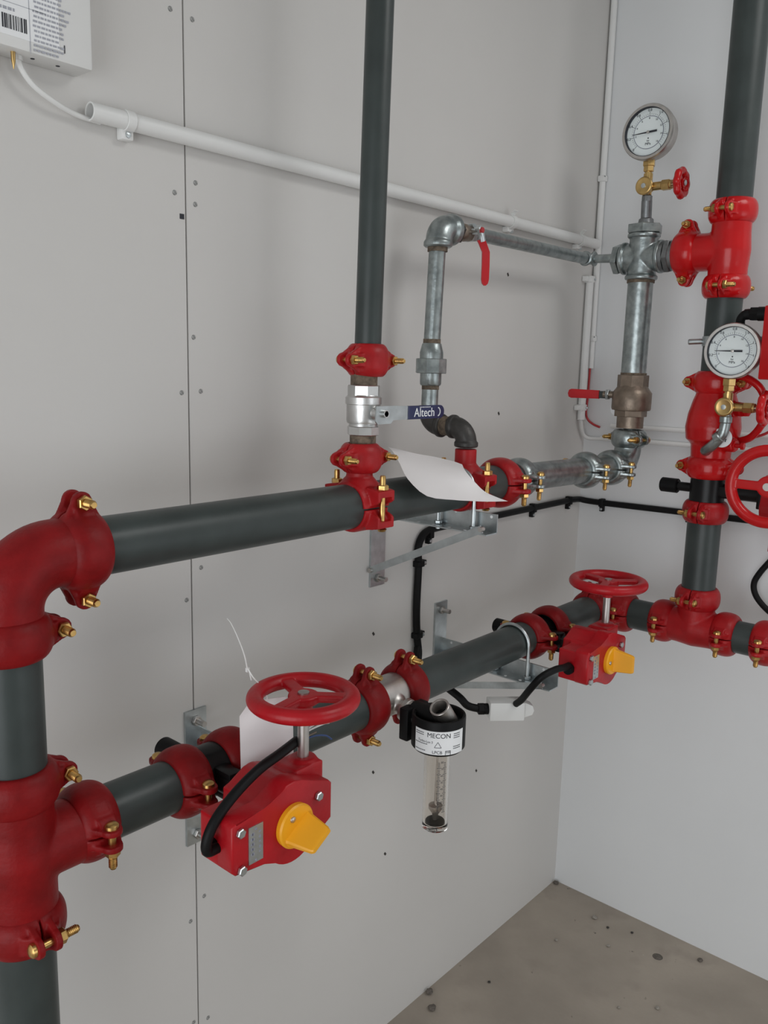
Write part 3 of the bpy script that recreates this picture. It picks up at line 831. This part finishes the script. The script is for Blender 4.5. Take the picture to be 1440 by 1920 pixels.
gear_valve(M.Translation(V((x0, -1.489, ZL))), 'near butterfly valve with red handwheel, gear box and tilted yellow indicator', 33, spoke=40)
gear_valve(M.Translation(V((x0 - .006, -.545, ZL - .010))), 'far butterfly valve with red handwheel and upright yellow indicator at the corner', 92, .087, hz=.143, spoke=45)
m3 = M(((1, 0, 0, xR), (0, 0, -1, yR), (0, 1, 0, 1.3245), (0, 0, 0, 1)))
gear_valve(m3, 'riser butterfly valve with red handwheel facing forward at the right edge', 60, .088, dx=.038, spoke=60, fy=-.022, hz=.146)

# hanging tag, cable tie and loose cable at the near valve
b = B()
A = [(.300, -1.425, 1.128), (.272, -1.487, 1.128), (.268, -1.487, 1.00), (.296, -1.425, 1.00)]
nrm = V((.91, -.41, 0)); prism(b, [(0, 0)] * 0 or [(-.040, -.135), (.040, -.135), (.040, -.004), (.028, .008), (-.024, .008), (-.040, -.012)], (.287, -1.443, 1.108), (.41, .91, 0), (-.03, 0, 1), nrm, -.0004, .0004)
solo('white_tag', b, PAPER, 'blank white card tag hanging from the near red handwheel', 'tag', (.285, -1.448, 1.122))
b = B()
tube(b, [(.288, -1.452, 1.108), (.292, -1.446, 1.120), (.280, -1.448, 1.136), (.276, -1.458, 1.150), (.268, -1.462, 1.163), (.262, -1.455, 1.158), (.262, -1.450, 1.14)], .0010, 8)
tube(b, [(.268, -1.462, 1.160), (.271, -1.470, 1.185), (.273, -1.482, 1.212), (.275, -1.496, 1.238), (.276, -1.504, 1.248)], .0010, 8, rads=lambda s: .0011 - .0006 * s)
box(b, (.267, -1.461, 1.160), (.0022, .0022, .003))
solo('cable_tie', b, WHITE, 'thin white cable tie with a long free tail on the near red handwheel', 'cable tie', (.268, -1.462, 1.163))
t = thing('valve_cable', 'black cut cable lying over the near gear box with bare wire ends', 'cable', (.365, -1.6, .978))
b = B(); tube(b, [(.362, -1.590, .979), (.362, -1.606, .981), (.364, -1.607, 1.000), (.364, -1.592, 1.022), (.362, -1.560, 1.043), (.356, -1.515, 1.058), (.345, -1.468, 1.060), (.332, -1.425, 1.060)], .0072, 14); part('sheath', b, BLACK, t)
for nm, mm, pts in (('white_core', WHITE, [(.333, -1.428, 1.061), (.327, -1.40, 1.068), (.322, -1.37, 1.068), (.318, -1.345, 1.066)]), ('white_core', WHITE, [(.333, -1.426, 1.060), (.328, -1.40, 1.065), (.324, -1.365, 1.064), (.321, -1.348, 1.060)]),
                    ('brown_core', BRONZE, [(.333, -1.427, 1.058), (.329, -1.40, 1.058), (.326, -1.38, 1.057)]), ('blue_core', BLUEW, [(.333, -1.427, 1.057), (.33, -1.39, 1.055), (.33, -1.365, 1.048), (.331, -1.352, 1.038)])):
    b = B(); tube(b, pts, .0014, 8); part(nm, b, mm, t)

# ---------------------------------------------------------------- steel spool and flow meter
sy = -1.0865
b = B(); cyl(b, (x0, sy - .035, ZL), (x0, sy + .035, ZL), .0375, seg=56)
nd = V((.975, 0, -.18)).normalized(); sp = V((x0, sy, ZL))
lathe(b, sp + nd * .030, nd, [(0, .022), (.008, .0165), (.012, .015), (.030, .015)], 32)
solo('steel_spool', cast(b, .0015, 3), STEEL, 'short stainless spool with side outlet between two red couplings', 'spool', sp)
t = thing('flow_meter', 'flow meter with black lettered head and hanging clear tube', 'flow meter', (.332, -1.085, .95))
fx, fyy = .332, -1.086
b = B(); cyl(b, sp + nd * .050, sp + nd * .060, .0215, bev=.001); cyl(b, sp + nd * .060, sp + nd * .084, .0190); part('inlet_nipple', b, STEEL, t)
Rh = .0475
b = B(); lathe(b, (fx, fyy, .936), Z, [(0, .026), (.001, Rh - .004), (.006, Rh), (.060, Rh), (.0625, Rh - .001), (.063, Rh - .004), (.060, Rh - .006), (.050, Rh - .007), (.050, 0)], 64)
box(b, (fx - .056, fyy, .968), (.010, .030, .030), bev=.003)
cyl(b, (fx - .055, fyy, .985), (fx + .012, fyy, .985), .020)
part('head', b, BLACK, t)
od = V((-.02, -.60, .80)).normalized(); oc = V((fx + .016, fyy + .006, .985))
b = B(); ringtube(b, oc, oc + od * .044, .0178, .0138, 40, .0006); part('outlet_tube', b, STEEL, t)
b = B(); cyl(b, oc + od * .002, oc + od * .018, .0137); part('outlet_plug', b, BLACK, t)
# wrapped label
rl = Rh + .0004; a0 = math.atan2(-2.2 + 1.086, 1.17 - fx)
lo, hi = a0 - .95, a0 + 1.05
lab = []
b = B(); r0 = []
for i in range(29):
    a = lo + (hi - lo) * i / 28
    r0.append([b.verts.new((fx + rr * math.cos(a), fyy + rr * math.sin(a), z)) for z, rr in ((.942, rl - .0006), (.942, rl), (.984, rl), (.984, rl - .0006))])
loft(b, r0)
lb = part('label', b, LABEL, t)


def wr(s, size, da, z, al='CENTER'): return textbm(s, size, (0, 0, 0), X, Z, al, .0001, ((fx, fyy), rl + .0002, a0 + da, z))


def bars(b, da, z, n, w, h=.0006):
    for k in range(n):
        for q in range(6):
            a = a0 + da + (q / 6) * w / rl
            d = V((math.cos(a), math.sin(a), 0)); tg_ = V((-d.y, d.x, 0))
            box(b, V((fx, fyy, z - k * .0036)) + d * (rl + .0002), (w / 6 * .4, .0001, h), (tg_, d, Z))


b = wr('MECON', .0118, .03, .9762)
for s_, sz, da, z in (('LPCB', .0078, -.02, .9465), ('VdS', .005, .375, .9468), ('Turbo-Lux 3', .0056, -.48, .9640)): merge(b, wr(s_, sz, da, z))
bars(b, -.88, .979, 2, .018); bars(b, -.88, .9595, 1, .026); bars(b, -.88, .9475, 1, .022); bars(b, .60, .979, 3, .014); bars(b, .60, .956, 2, .016)
for a_, b_ in (((-.006, 0), (.006, 0)), ((-.006, 0), (0, .010)), ((.006, 0), (0, .010)), ((.0135, -.0115), (.0225, -.0115)), ((.0135, -.0035), (.0225, -.0035)), ((.0135, -.0115), (.0135, -.0035)), ((.0225, -.0115), (.0225, -.0035))):
    pts = []
    for k in range(5):
        s_ = a_[0] + (b_[0] - a_[0]) * k / 4; z_ = a_[1] + (b_[1] - a_[1]) * k / 4; a = a0 + s_ / rl
        pts.append((fx + (rl + .0002) * math.cos(a), fyy + (rl + .0002) * math.sin(a), .9555 + z_ - (.0025 if a_[0] > .01 or b_[0] > .01 else 0)))
    tube(b, pts, .0004, 6, smooth=False)
part('lettering', b, INK, lb)
Rt = .0232
b = B(); lathe(b, (fx, fyy, .780), Z, [(0, 0), (0, Rt - .004), (.003, Rt), (.158, Rt), (.158, Rt - .0045), (.012, Rt - .0045), (.012, 0)], 48); tb = part('clear_tube', b, GLASS, t)
b = B()
for k in range(40):
    z = .822 + k * .0024; w_ = .007 if k % 5 == 0 else .0035
    for a1 in (.15, .62):
        for q in range(3):
            a = a0 + a1 + (q - 1) * w_ / 3 / Rt
            d = V((math.cos(a), math.sin(a), 0)); box(b, V((fx, fyy, z)) + d * (Rt + .0002), (w_ / 6, .0001, .0004), (V((-d.y, d.x, 0)), d, Z))
for k in range(8):
    merge(b, textbm(str(8 - k) + '0', .005, (0, 0, 0), X, Z, 'CENTER', .0001, ((fx, fyy), Rt + .0002, a0 + .40, .916 - k * .0125)))
part('scale', b, INK, tb)
b = B(); lathe(b, (fx, fyy, .797), Z, [(0, 0), (.0, .004), (.012, .006), (.022, .0125), (.028, .0125), (.030, .003), (.14, .0012), (.14, 0)], 32); part('float', b, STEEL, t)
b = B(); lathe(b, (fx, fyy, .7925), Z, [(0, .0178), (.003, .0178), (.004, .010), (.004, 0)], 32); part('seat_ring', b, BLACK, t)


# ---------------------------------------------------------------- wall brackets
def bracket(yc, za, label, up, low, L=.295, strut=None, ubolt=None):
    t = thing('pipe_bracket', label, 'bracket', (0, yc, za), 'zinc pipe brackets on the left wall')
    b = B(); box(b, (.0025, yc, (up + low) / 2), (.0025, .0225, (up - low) / 2)); part('wall_plate', b, ZINC, t)
    for z in ((low + .018), (up - .02)):
        b = B(); hexa(b, (.005, yc, z), (.012, yc, z), .0095); cyl(b, (.004, yc, z), (.030, yc, z), .0052, seg=16); part('anchor_bolt', b, STEEL, t)
    b = B()       # arm: angle profile, web on the far side, flange below
    zb = za - .036
    box(b, (L / 2, yc + .012, za - .018), (L / 2, .0013, .018)); box(b, (L / 2, yc - .006, zb), (L / 2, .018, .0013))
    arm = part('arm', b, ZINC, t)
    b = B()
    for k in range(7):
        lathe(b, (.05 + k * .038, yc - .016, zb + .0014), Z, [(0, .0034), (.0004, .0034), (.0004, 0)], 12)
        lathe(b, (.03 + k * .042, yc + .0106, za - .006), -Y, [(0, .003), (.0004, .003), (.0004, 0)], 12)
    part('punched_hole', b, LABEL, arm)
    if strut:
        b = B(); a, c = V(strut[0]), V(strut[1]); d = (c - a).normalized(); box(b, (a + c) / 2, ((c - a).length / 2, .0012, .0075), (d, Y, d.cross(Y))); part('strut', b, ZINC, t)
        b = B(); cyl(b, a - Y * .006, a + Y * .004, .005, seg=14); cyl(b, c - Y * .006, c + Y * .004, .005, seg=14); part('strut_rivet', b, STEEL, t)
    if ubolt:
        zc = ubolt; b = B()
        tube(b, [(x0 - .0425, yc, za - .045), (x0 - .0425, yc, zc)] + [(x0 + .0425 * math.cos(PI - PI * k / 16), yc, zc + .0425 * math.sin(PI - PI * k / 16)) for k in range(1, 16)] + [(x0 + .0425, yc, zc), (x0 + .0425, yc, za - .045)], .0042, 14, smooth=False)
        ub = part('u_bolt', b, ZINC, t)
        for s in (-1, 1):
            b = B(); hexa(b, (x0 + s * .0425, yc, za - .0345), (x0 + s * .0425, yc, za - .0275), .008); part('nut', b, ZINC, ub)
    return t


bracket(-.887, 1.321, 'zinc bracket holding the upper pipe under the paper sheet', 1.325, 1.127, strut=((.008, -.912, 1.166), (.285, -.912, 1.296)), ubolt=ZU)
bracket(-.655, .953, 'zinc bracket with bright U-bolt holding the lower pipe', 1.045, .84, L=.318, strut=((.008, -.680, .845), (.30, -.680, .925)), ubolt=ZL)
bracket(-1.362, .953, 'zinc bracket with plate over the wall joint behind the near valve', .99, .735, L=.255, strut=((.008, -1.387, .80), (.24, -1.387, .925)))

# white junction box under the lower bracket
t = thing('junction_box', 'white plastic junction box hanging under the lower bracket', 'junction box', (.222, -.70, .852))
jd = V((.66, .75, -.02)).normalized(); jn = V((.75, -.66, 0)); jc = V((.224, -.700, .856))
b = B(); box(b, jc, (.039, .020, .021), (jd, jn, Z), bev=.003); part('box_body', b, WHITE, t)
b = B()
prism(b, [(.039, .019), (.060, .010), (.064, -.002), (.060, -.012), (.039, -.019)], jc, jd, Z, jn, -.014, .010, .003); part('box_end', b, WHITE, t)
b = B(); cyl(b, jc - jd * .038, jc - jd * .048, .012); hexa(b, jc - jd * .047, jc - jd * .062, .0125); part('cable_gland', b, BLACK, t)
b = B(); tube(b, [jc - jd * .058, jc - jd * .085 + Z * .008, (.150, -.775, .885), (.09, -.785, .915), (.03, -.77, .935), (.010, -.748, .955)], .0085, 14)
solo('black_cable', b, BLACK, 'black cable from the junction box back to the wall under the lower pipe', 'cable', (.17, -.76, .86), 'black cables')
b = B(); tube(b, [(.346, -.652, .975), (.346, -.672, .976), (.342, -.700, .978), (.330, -.735, .968), (.305, -.735, .935), (.272, -.713, .895), (.252, -.702, .876)], .0075, 14)
solo('valve_cable', b, BLACK, 'black cable from the far gear box down to the white junction box', 'cable', (.346, -.65, .97), 'black cables')

# ---------------------------------------------------------------- black wall cable with clips
b = B()
pts = [(.009, -.748, .90), (.009, -.742, .938), (.009, -.750, .985), (.009, -.755, 1.05), (.009, -.753, 1.15), (.009, -.757, 1.188), (.009, -.745, 1.214), (.009, -.722, 1.226), (.009, -.667, 1.229), (.009, -.47, 1.228), (.009, -.269, 1.228), (.009, -.060, 1.228)]
tube(b, pts, .0085, 14, 5)
tube(b, [(.009, -.060, 1.228), (.011, -.022, 1.2255), (.030, -.010, 1.222), (.09, -.009, 1.222), (.294, -.009, 1.226), (.442, -.009, 1.228), (.62, -.009, 1.231)], .0085, 14, 5)
solo('wall_cable', b, BLACK, 'long black cable clipped along both walls and bending down beside the upper bracket', 'cable', (.009, -.75, 1.15), 'black cables')
CL = [((0, -.716, 1.220), X, Y, -Z, 'black cable clip at the bend below the upper bracket'), ((0, -.752, 1.154), X, Z, Y, 'black cable clip on the drop, upper of the two'),
      ((0, -.750, .985), X, Z, Y, 'black cable clip on the drop, just above the lower pipe'), ((0, -.272, 1.228), X, Y, -Z, 'black cable clip on the left wall under the galvanised elbow'),
      ((0, -.080, 1.228), X, Y, -Z, 'black cable clip on the left wall nearest the corner'), ((.075, 0, 1.222), -Y, X, -Z, 'black cable clip on the right wall nearest the corner'),
      ((.325, 0, 1.226), -Y, X, -Z, 'black cable clip on the right wall left of the riser')]
for p, n, d, s, lab_ in CL:
    p = V(p); t = thing('cable_clip', lab_, 'clip', p, 'black cable clips')
    b = B(); box(b, p + n * .009, (.007, .0115, .009), (d, s, n), bev=.002); box(b, p + s * .017 + n * .006, (.006, .008, .006), (d, s, n), bev=.0015); part('clip_body', b, BLACK, t)
    b = B(); lathe(b, p + s * .018 + n * .012, n, [(0, .0042), (.002, .0038), (.003, 0)], 12); part('nail_head', b, ZINC, t)

# ---------------------------------------------------------------- white conduits, box, wires
xc, rc = .0165, .0128
b = B(); ringtube(b, (xc, -1.535, 1.9375), (xc, -.030, 1.932), rc, rc - .0025, 32, .0005)
solo('white_conduit', b, WHITE, 'long white conduit running along the left wall below the wall box', 'conduit', (xc, -1.535, 1.9375), 'white conduits')
t = thing('conduit_clip', 'white saddle clip with screw at the left end of the long conduit', 'clip', (0, -1.474, 1.937), 'white conduit clips')
b = B(); ringtube(b, (xc, -1.481, 1.9372), (xc, -1.467, 1.9372), rc + .0022, rc - .0002, 32, .0005); box(b, (.008, -1.474, 1.921), (.008, .010, .010), bev=.003); part('saddle', b, WHITE, t)
b = B(); lathe(b, (.016, -1.474, 1.9185), X, [(0, .0048), (.002, .0042), (.0026, .002), (.0026, 0)], 16); part('screw', b, ZINC, t)
for yy, zz, lab_ in ((-.455, 1.9335, 'white hook clip on the long conduit behind the bypass pipe'), (-.122, 1.932, 'white hook clip on the long conduit nearest the corner')):
    t = thing('conduit_clip', lab_, 'clip', (0, yy, zz), 'white conduit clips')
    b = B(); n = 22
    pts = [V((xc + (rc + .0015) * math.cos(a), yy, zz + (rc + .0015) * math.sin(a))) for a in [math.radians(250 + 190 * k / n) for k in range(n + 1)]]
    pts += [pts[-1] + V((.004, 0, .006)), pts[-1] + V((.010, 0, .010))]
    rings = []
    for i, p in enumerate(pts):
        q = pts[min(i + 1, len(pts) - 1)] - pts[max(i - 1, 0)]; nn = q.normalized().cross(Y)
        rings.append([b.verts.new(p + Y * s * .008 + nn * k * .0012) for s, k in ((-1, -1), (1, -1), (1, 1), (-1, 1))])
    loft(b, rings)
    box(b, (.008, yy, zz - .017), (.008, .012, .006), bev=.001)
    part('hook', b, WHITE, t)
    b = B(); cyl(b, (.012, yy + .004, zz - .0235), (.019, yy + .004, zz - .022), .003, seg=10); part('screw', b, ZINC, t)
b = B(); ringtube(b, (.0115, -.0105, 1.598), (.0105, -.0105, 2.85), .0085, .007, 24, .0004)
solo('white_conduit', b, WHITE, 'thin white conduit standing in the room corner, the taller one', 'conduit', (.011, -.0105, 1.6), 'white conduits')
b = B(); ringtube(b, (.0115, -.046, 1.455), (.0115, -.046, 1.846), .0102, .0085, 24, .0004)
solo('white_conduit', b, WHITE, 'short white conduit left of the corner, ending beside the red lever', 'conduit', (.0115, -.046, 1.455), 'white conduits')
for zz, lab_ in ((1.838, 'white clip at the top of the short corner conduit'), (1.489, 'white clip below the red side lever on the short corner conduit')):
    t = thing('conduit_clip', lab_, 'clip', (0, -.046, zz), 'white conduit clips')
    b = B(); box(b, (.010, -.046, zz), (.012, .0125, .009), bev=.003); box(b, (.008, -.064, zz), (.007, .008, .007), bev=.002); part('saddle', b, WHITE, t)
    b = B(); lathe(b, (.024, -.040, zz), (.8, -.6, 0), [(0, .003), (.002, .002), (.002, 0)], 10); part('screw', b, ZINC, t)
for zz, lab_ in ((2.105, 'white clip on the tall corner conduit left of the upper gauge'), (1.68, 'white clip on the tall corner conduit above its lower end')):
    t = thing('conduit_clip', lab_, 'clip', (.011, -.011, zz), 'white conduit clips')
    b = B(); box(b, (.0115, -.0115, zz), (.0105, .0105, .008), bev=.003); part('saddle', b, WHITE, t)
    b = B(); lathe(b, (.020, -.019, zz + .004), (.7, -.7, 0), [(0, .003), (.002, .002), (.002, 0)], 10); part('screw', b, GREY, t)
for zz, lab_ in ((1.441, 'upper of two thin white conduits on the right wall behind the galvanised coupling'), (1.404, 'lower of two thin white conduits on the right wall behind the galvanised coupling')):
    b = B(); cyl(b, (.085 if zz > 1.42 else .055, -.0065, zz), (.75, -.0065, zz + .004), .0065, seg=18)
    solo('white_conduit', b, WHITE, lab_, 'conduit', (.1, -.0065, zz), 'white conduits')
b = B(); tube(b, [(.012, -.014, 1.60), (.012, -.016, 1.52), (.010, -.016, 1.475), (.016, -.014, 1.455), (.032, -.010, 1.442), (.052, -.009, 1.435)], .0032, 10)
solo('red_wire', b, REDW, 'red wire hanging out of the tall corner conduit', 'wire', (.012, -.014, 1.6))
b = B(); tube(b, [(.0115, -.046, 1.47), (.012, -.042, 1.44), (.010, -.022, 1.412), (.022, -.011, 1.402), (.058, -.0075, 1.403)], .0048, 10)
solo('white_cable', b, WHITE, 'white cable from the short corner conduit to the right wall conduit', 'cable', (.0115, -.046, 1.45), 'white cables')

t = thing('wall_box', 'white wall box with printed label at the top left', 'electrical box', (0, -1.75, 2.2))
xf = .045
b = B(); box(b, (xf / 2, -1.75, 2.22), (xf / 2, .2065, .2385), bev=.004); part('box_body', b, WHITE, t)
b = B(); box(b, (xf + .0003, -1.68, 2.10), (.0003, .088, .105)); sl = part('sticker', b, LABEL, t)
b = B(); xs = xf + .0008
# sticker print: text rows, rule lines and a bar code
random.seed(9)
for k in range(13):
    y = -1.628 + random.random() * .004; z = 2.056 - k * .0058 + 0; L_ = .030 + .026 * random.random() * (1 if k < 8 else .4)
    while L_ > 0:
        w_ = .002 + .004 * random.random(); box(b, (xs, y + w_ / 2, z), (.0001, w_ / 2, .0013)); y += w_ + .0012; L_ -= w_ + .0012
for z, y0_, y1_ in ((2.050, -1.69, -1.662), (2.040, -1.69, -1.668), (2.026, -1.69, -1.65), (2.075, -1.69, -1.635), (2.092, -1.69, -1.64), (2.110, -1.69, -1.61), (2.125, -1.69, -1.61)):
    y = y0_ - .05
    while y < y1_:
        w_ = .002 + .004 * random.random(); box(b, (xs, y + w_ / 2, z), (.0001, w_ / 2, .0018)); y += w_ + .0014
box(b, (xs, -1.632, 2.03), (.0001, .0004, .05)); box(b, (xs, -1.676, 2.005), (.0001, .0004, .022)); box(b, (xs, -1.655, 2.0335), (.0001, .045, .0003))
part('print', b, INKP, sl)
b = B(); y = -1.668
while y < -1.636:
    w_ = random.choice((.0006, .0009, .0014, .002)); box(b, (xs, y + w_ / 2, 2.011), (.0001, w_ / 2, .0085)); y += w_ + random.choice((.0006, .001, .0016))
box(b, (xs, -1.585, 1.998), (.0001, .0006, .005))
part('bar_code', b, INK, sl)
for yy in (-1.637, -1.69):
    b = B(); cyl(b, (.020, yy, 1.983), (.020, yy, 1.976), .0062, seg=14); part('cable_entry', b, WHITE, t)
b = B(); lathe(b, (.030, -1.648, 1.983), -Z, [(0, .0032), (.012, .0028), (.022, .0006), (.022, 0)], 10); part('brass_pin', b, BRASS, t)
b = B()
for yy in (-1.62, -1.585): lathe(b, (.026, yy, 1.9818), -Z, [(0, .0028), (.0008, .0028), (.0008, 0)], 10)
part('drain_hole', b, INK, t)
b = B(); tube(b, [(.020, -1.637, 1.985), (.021, -1.634, 1.968), (.020, -1.617, 1.950), (.018, -1.585, 1.936), (.012, -1.55, 1.929), (.010, -1.515, 1.928)], .0036, 12)
solo('white_cable', b, WHITE, 'white cable sagging from the wall box to the end of the long conduit', 'cable', (.02, -1.637, 1.98), 'white cables')
b = B(); tube(b, [(.020, -1.69, 1.985), (.022, -1.688, 1.965), (.022, -1.692, 1.945), (.02, -1.712, 1.928), (.016, -1.745, 1.925)], .0062, 12)
solo('white_cable', b, WHITE, 'thick white cable looping left under the wall box at the picture edge', 'cable', (.02, -1.69, 1.98), 'white cables')

# ---------------------------------------------------------------- paper sheet on the upper pipe


def coons(Bt, Rt_, Tp, Lf, n=18):
    """bottom u0->u1, top u0->u1, left v0->v1, right v0->v1, as smooth polylines"""
    def ev(P, s):
        Q = smoothpath(P, 12); f = s * (len(Q) - 1); i = min(int(f), len(Q) - 2); return Q[i].lerp(Q[i + 1], f - i)
    out = []
    for j in range(n + 1):
        v = j / n; row = []
        for i in range(n + 1):
            u = i / n
            p = ev(Bt, u) * (1 - v) + ev(Tp, u) * v + ev(Lf, v) * (1 - u) + ev(Rt_, v) * u
            p -= (V(Bt[0]) * (1 - u) * (1 - v) + V(Bt[-1]) * u * (1 - v) + V(Tp[0]) * (1 - u) * v + V(Tp[-1]) * u * v)
            row.append(p)
        out.append(row)
    return out


front = [(.238, -1.100, 1.430), (.260, -1.103, 1.405), (.275, -1.068, 1.374), (.285, -1.005, 1.362), (.286, -.956, 1.355), (.286, -.895, 1.347), (.284, -.825, 1.340)]
back = [(.186, -1.072, 1.452), (.190, -1.045, 1.446), (.194, -1.00, 1.436), (.200, -.955, 1.428), (.209, -.935, 1.423), (.221, -.922, 1.419), (.236, -.915, 1.414)]
left = [front[0], (.212, -1.088, 1.446), back[0]]
right = [front[-1], (.286, -.869, 1.353), (.285, -.909, 1.368), (.277, -.932, 1.388), (.258, -.934, 1.405), back[-1]]
gr = coons(front, right, back, left)
b = B()
vs = [[b.verts.new(p) for p in row] for row in gr]
for j in range(len(vs) - 1):
    for i in range(len(vs) - 1): b.faces.new((vs[j][i], vs[j][i + 1], vs[j + 1][i + 1], vs[j + 1][i]))
bmesh.ops.recalc_face_normals(b, faces=b.faces)
bmesh.ops.solidify(b, geom=b.faces[:], thickness=.0005)
solo('paper_sheet', b, PAPER, 'curled white paper sheet draped over the upper pipe', 'paper', (.23, -.95, 1.40), ang=80)

# ---------------------------------------------------------------- screw heads in the boards
SC = [(-1.386, 2.118, 'above the long conduit, left of the joint'), (-1.346, 2.115, 'above the long conduit, right of the joint'), (-1.344, 1.875, 'highest one below the long conduit, right of the joint'),
      (-1.384, 1.854, 'faint, highest one below the long conduit, left of the joint'), (-1.345, 1.842, 'second below the long conduit, right of the joint'), (-1.371, 1.820, 'dark hole tight against the joint below the conduit'),
      (-1.352, 1.633, 'tight against the joint at lever valve height'), (-1.377, 1.543, 'left one of the pair above the upper grey pipe'), (-1.339, 1.545, 'right one of the pair above the upper grey pipe'),
      (-1.343, 1.243, 'just under the upper grey pipe, right of the joint'), (-1.374, 1.191, 'under the upper grey pipe, left of the joint'), (-1.346, .617, 'below the near gear box, right of the joint'),
      (-1.377, .581, 'below the near gear box, left of the joint'), (-1.341, .357, 'lowest in view, right of the joint'), (-1.374, .368, 'lowest in view, left of the joint')]
for k, (yy, zz, wh) in enumerate(SC):
    b = B(); hole = k == 5
    if hole: box(b, (.0004, yy, zz), (.0004, .004, .004))
    else: lathe(b, (-.0006, yy, zz), X, [(0, .0042), (.0011, .0040), (.0013, .0030), (.0013, 0)], 16)
    solo('board_screw', b, INK if hole else SPOT, 'screw head in left board, ' + wh, 'screw', (0, yy, zz), 'screw heads along the board joint')
for yy, zz, wh in ((-.881, .692, 'below the near red coupling of the flow meter'), (-.47, .545, 'low on the left wall below the flow meter'), (-.62, 1.262, 'beside the end of the upper bracket'), (-.891, 1.019, 'above the steel spool of the flow meter'), (-.832, .469, 'straight below the flow meter, close to the floor'), (-.434, 1.816, 'under the thin bypass pipe'), (-.445, 1.483, 'right of the dark iron elbows')):
    b = B(); box(b, (.0004, yy, zz), (.0005, .0025, .004), (X, V((0, .8, .6)), V((0, -.6, .8)))); solo('wall_chip', b, DCRUMB, 'small dark chip mark ' + wh, 'mark', (0, yy, zz), 'chip marks on the left wall')

# ---------------------------------------------------------------- crumbs on the floor
CR = [(.183, -.085, .008, CRUMB, 'pale flat chip nearest the room corner'), (.232, -.098, .004, DCRUMB, 'dark crumb near the right wall, the closer to the corner'), (.294, -.071, .004, DCRUMB, 'dark crumb by the skirting line left of the round stain'),
      (.013, -.655, .010, DIRT, 'dark lump against the left wall foot'), (.052, -.694, .010, DIRT, 'grey brown lump a little off the left wall foot'), (.483, -.050, .007, DIRT, 'dark lump against the right wall foot'),
      (.104, -.517, .004, DCRUMB, 'tiny black crumb left of the middle of the floor'), (.397, -.366, .004, CRUMB, 'tiny pale crumb at the bottom right of the floor'), (.014, -.016, .008, DIRT, 'dark crumb in the very corner of the floor'),
      (.27, -.17, .005, CRUMB, 'white plaster crumb in the middle of the far floor'), (.15, -.25, .0045, CRUMB, 'small pale crumb along the left part of the floor'), (.47, -.30, .006, CRUMB, 'white plaster crumb at the lower floor middle')]
for px, py, r, m_, lab_ in CR:
    b = B(); bmesh.ops.create_icosphere(b, subdivisions=2, radius=r)
    for v in b.verts: v.co = v.co * (1 + .35 * (random.random() - .5)); v.co.z *= .55
    zz = -min(v.co.z for v in b.verts)
    for v in b.verts: v.co += V((px, py, zz))
    solo('floor_crumb', b, m_, lab_, 'crumb', (px, py, 0), 'crumbs on the floor', ang=25)
b = B(); lathe(b, (.39, -.115, .0002), Z, [(0, .014), (.0006, .013), (.0006, 0)], 24); solo('floor_stain', b, DIRT, 'round dark stain on the floor near the right wall', 'stain', (.39, -.115, 0))
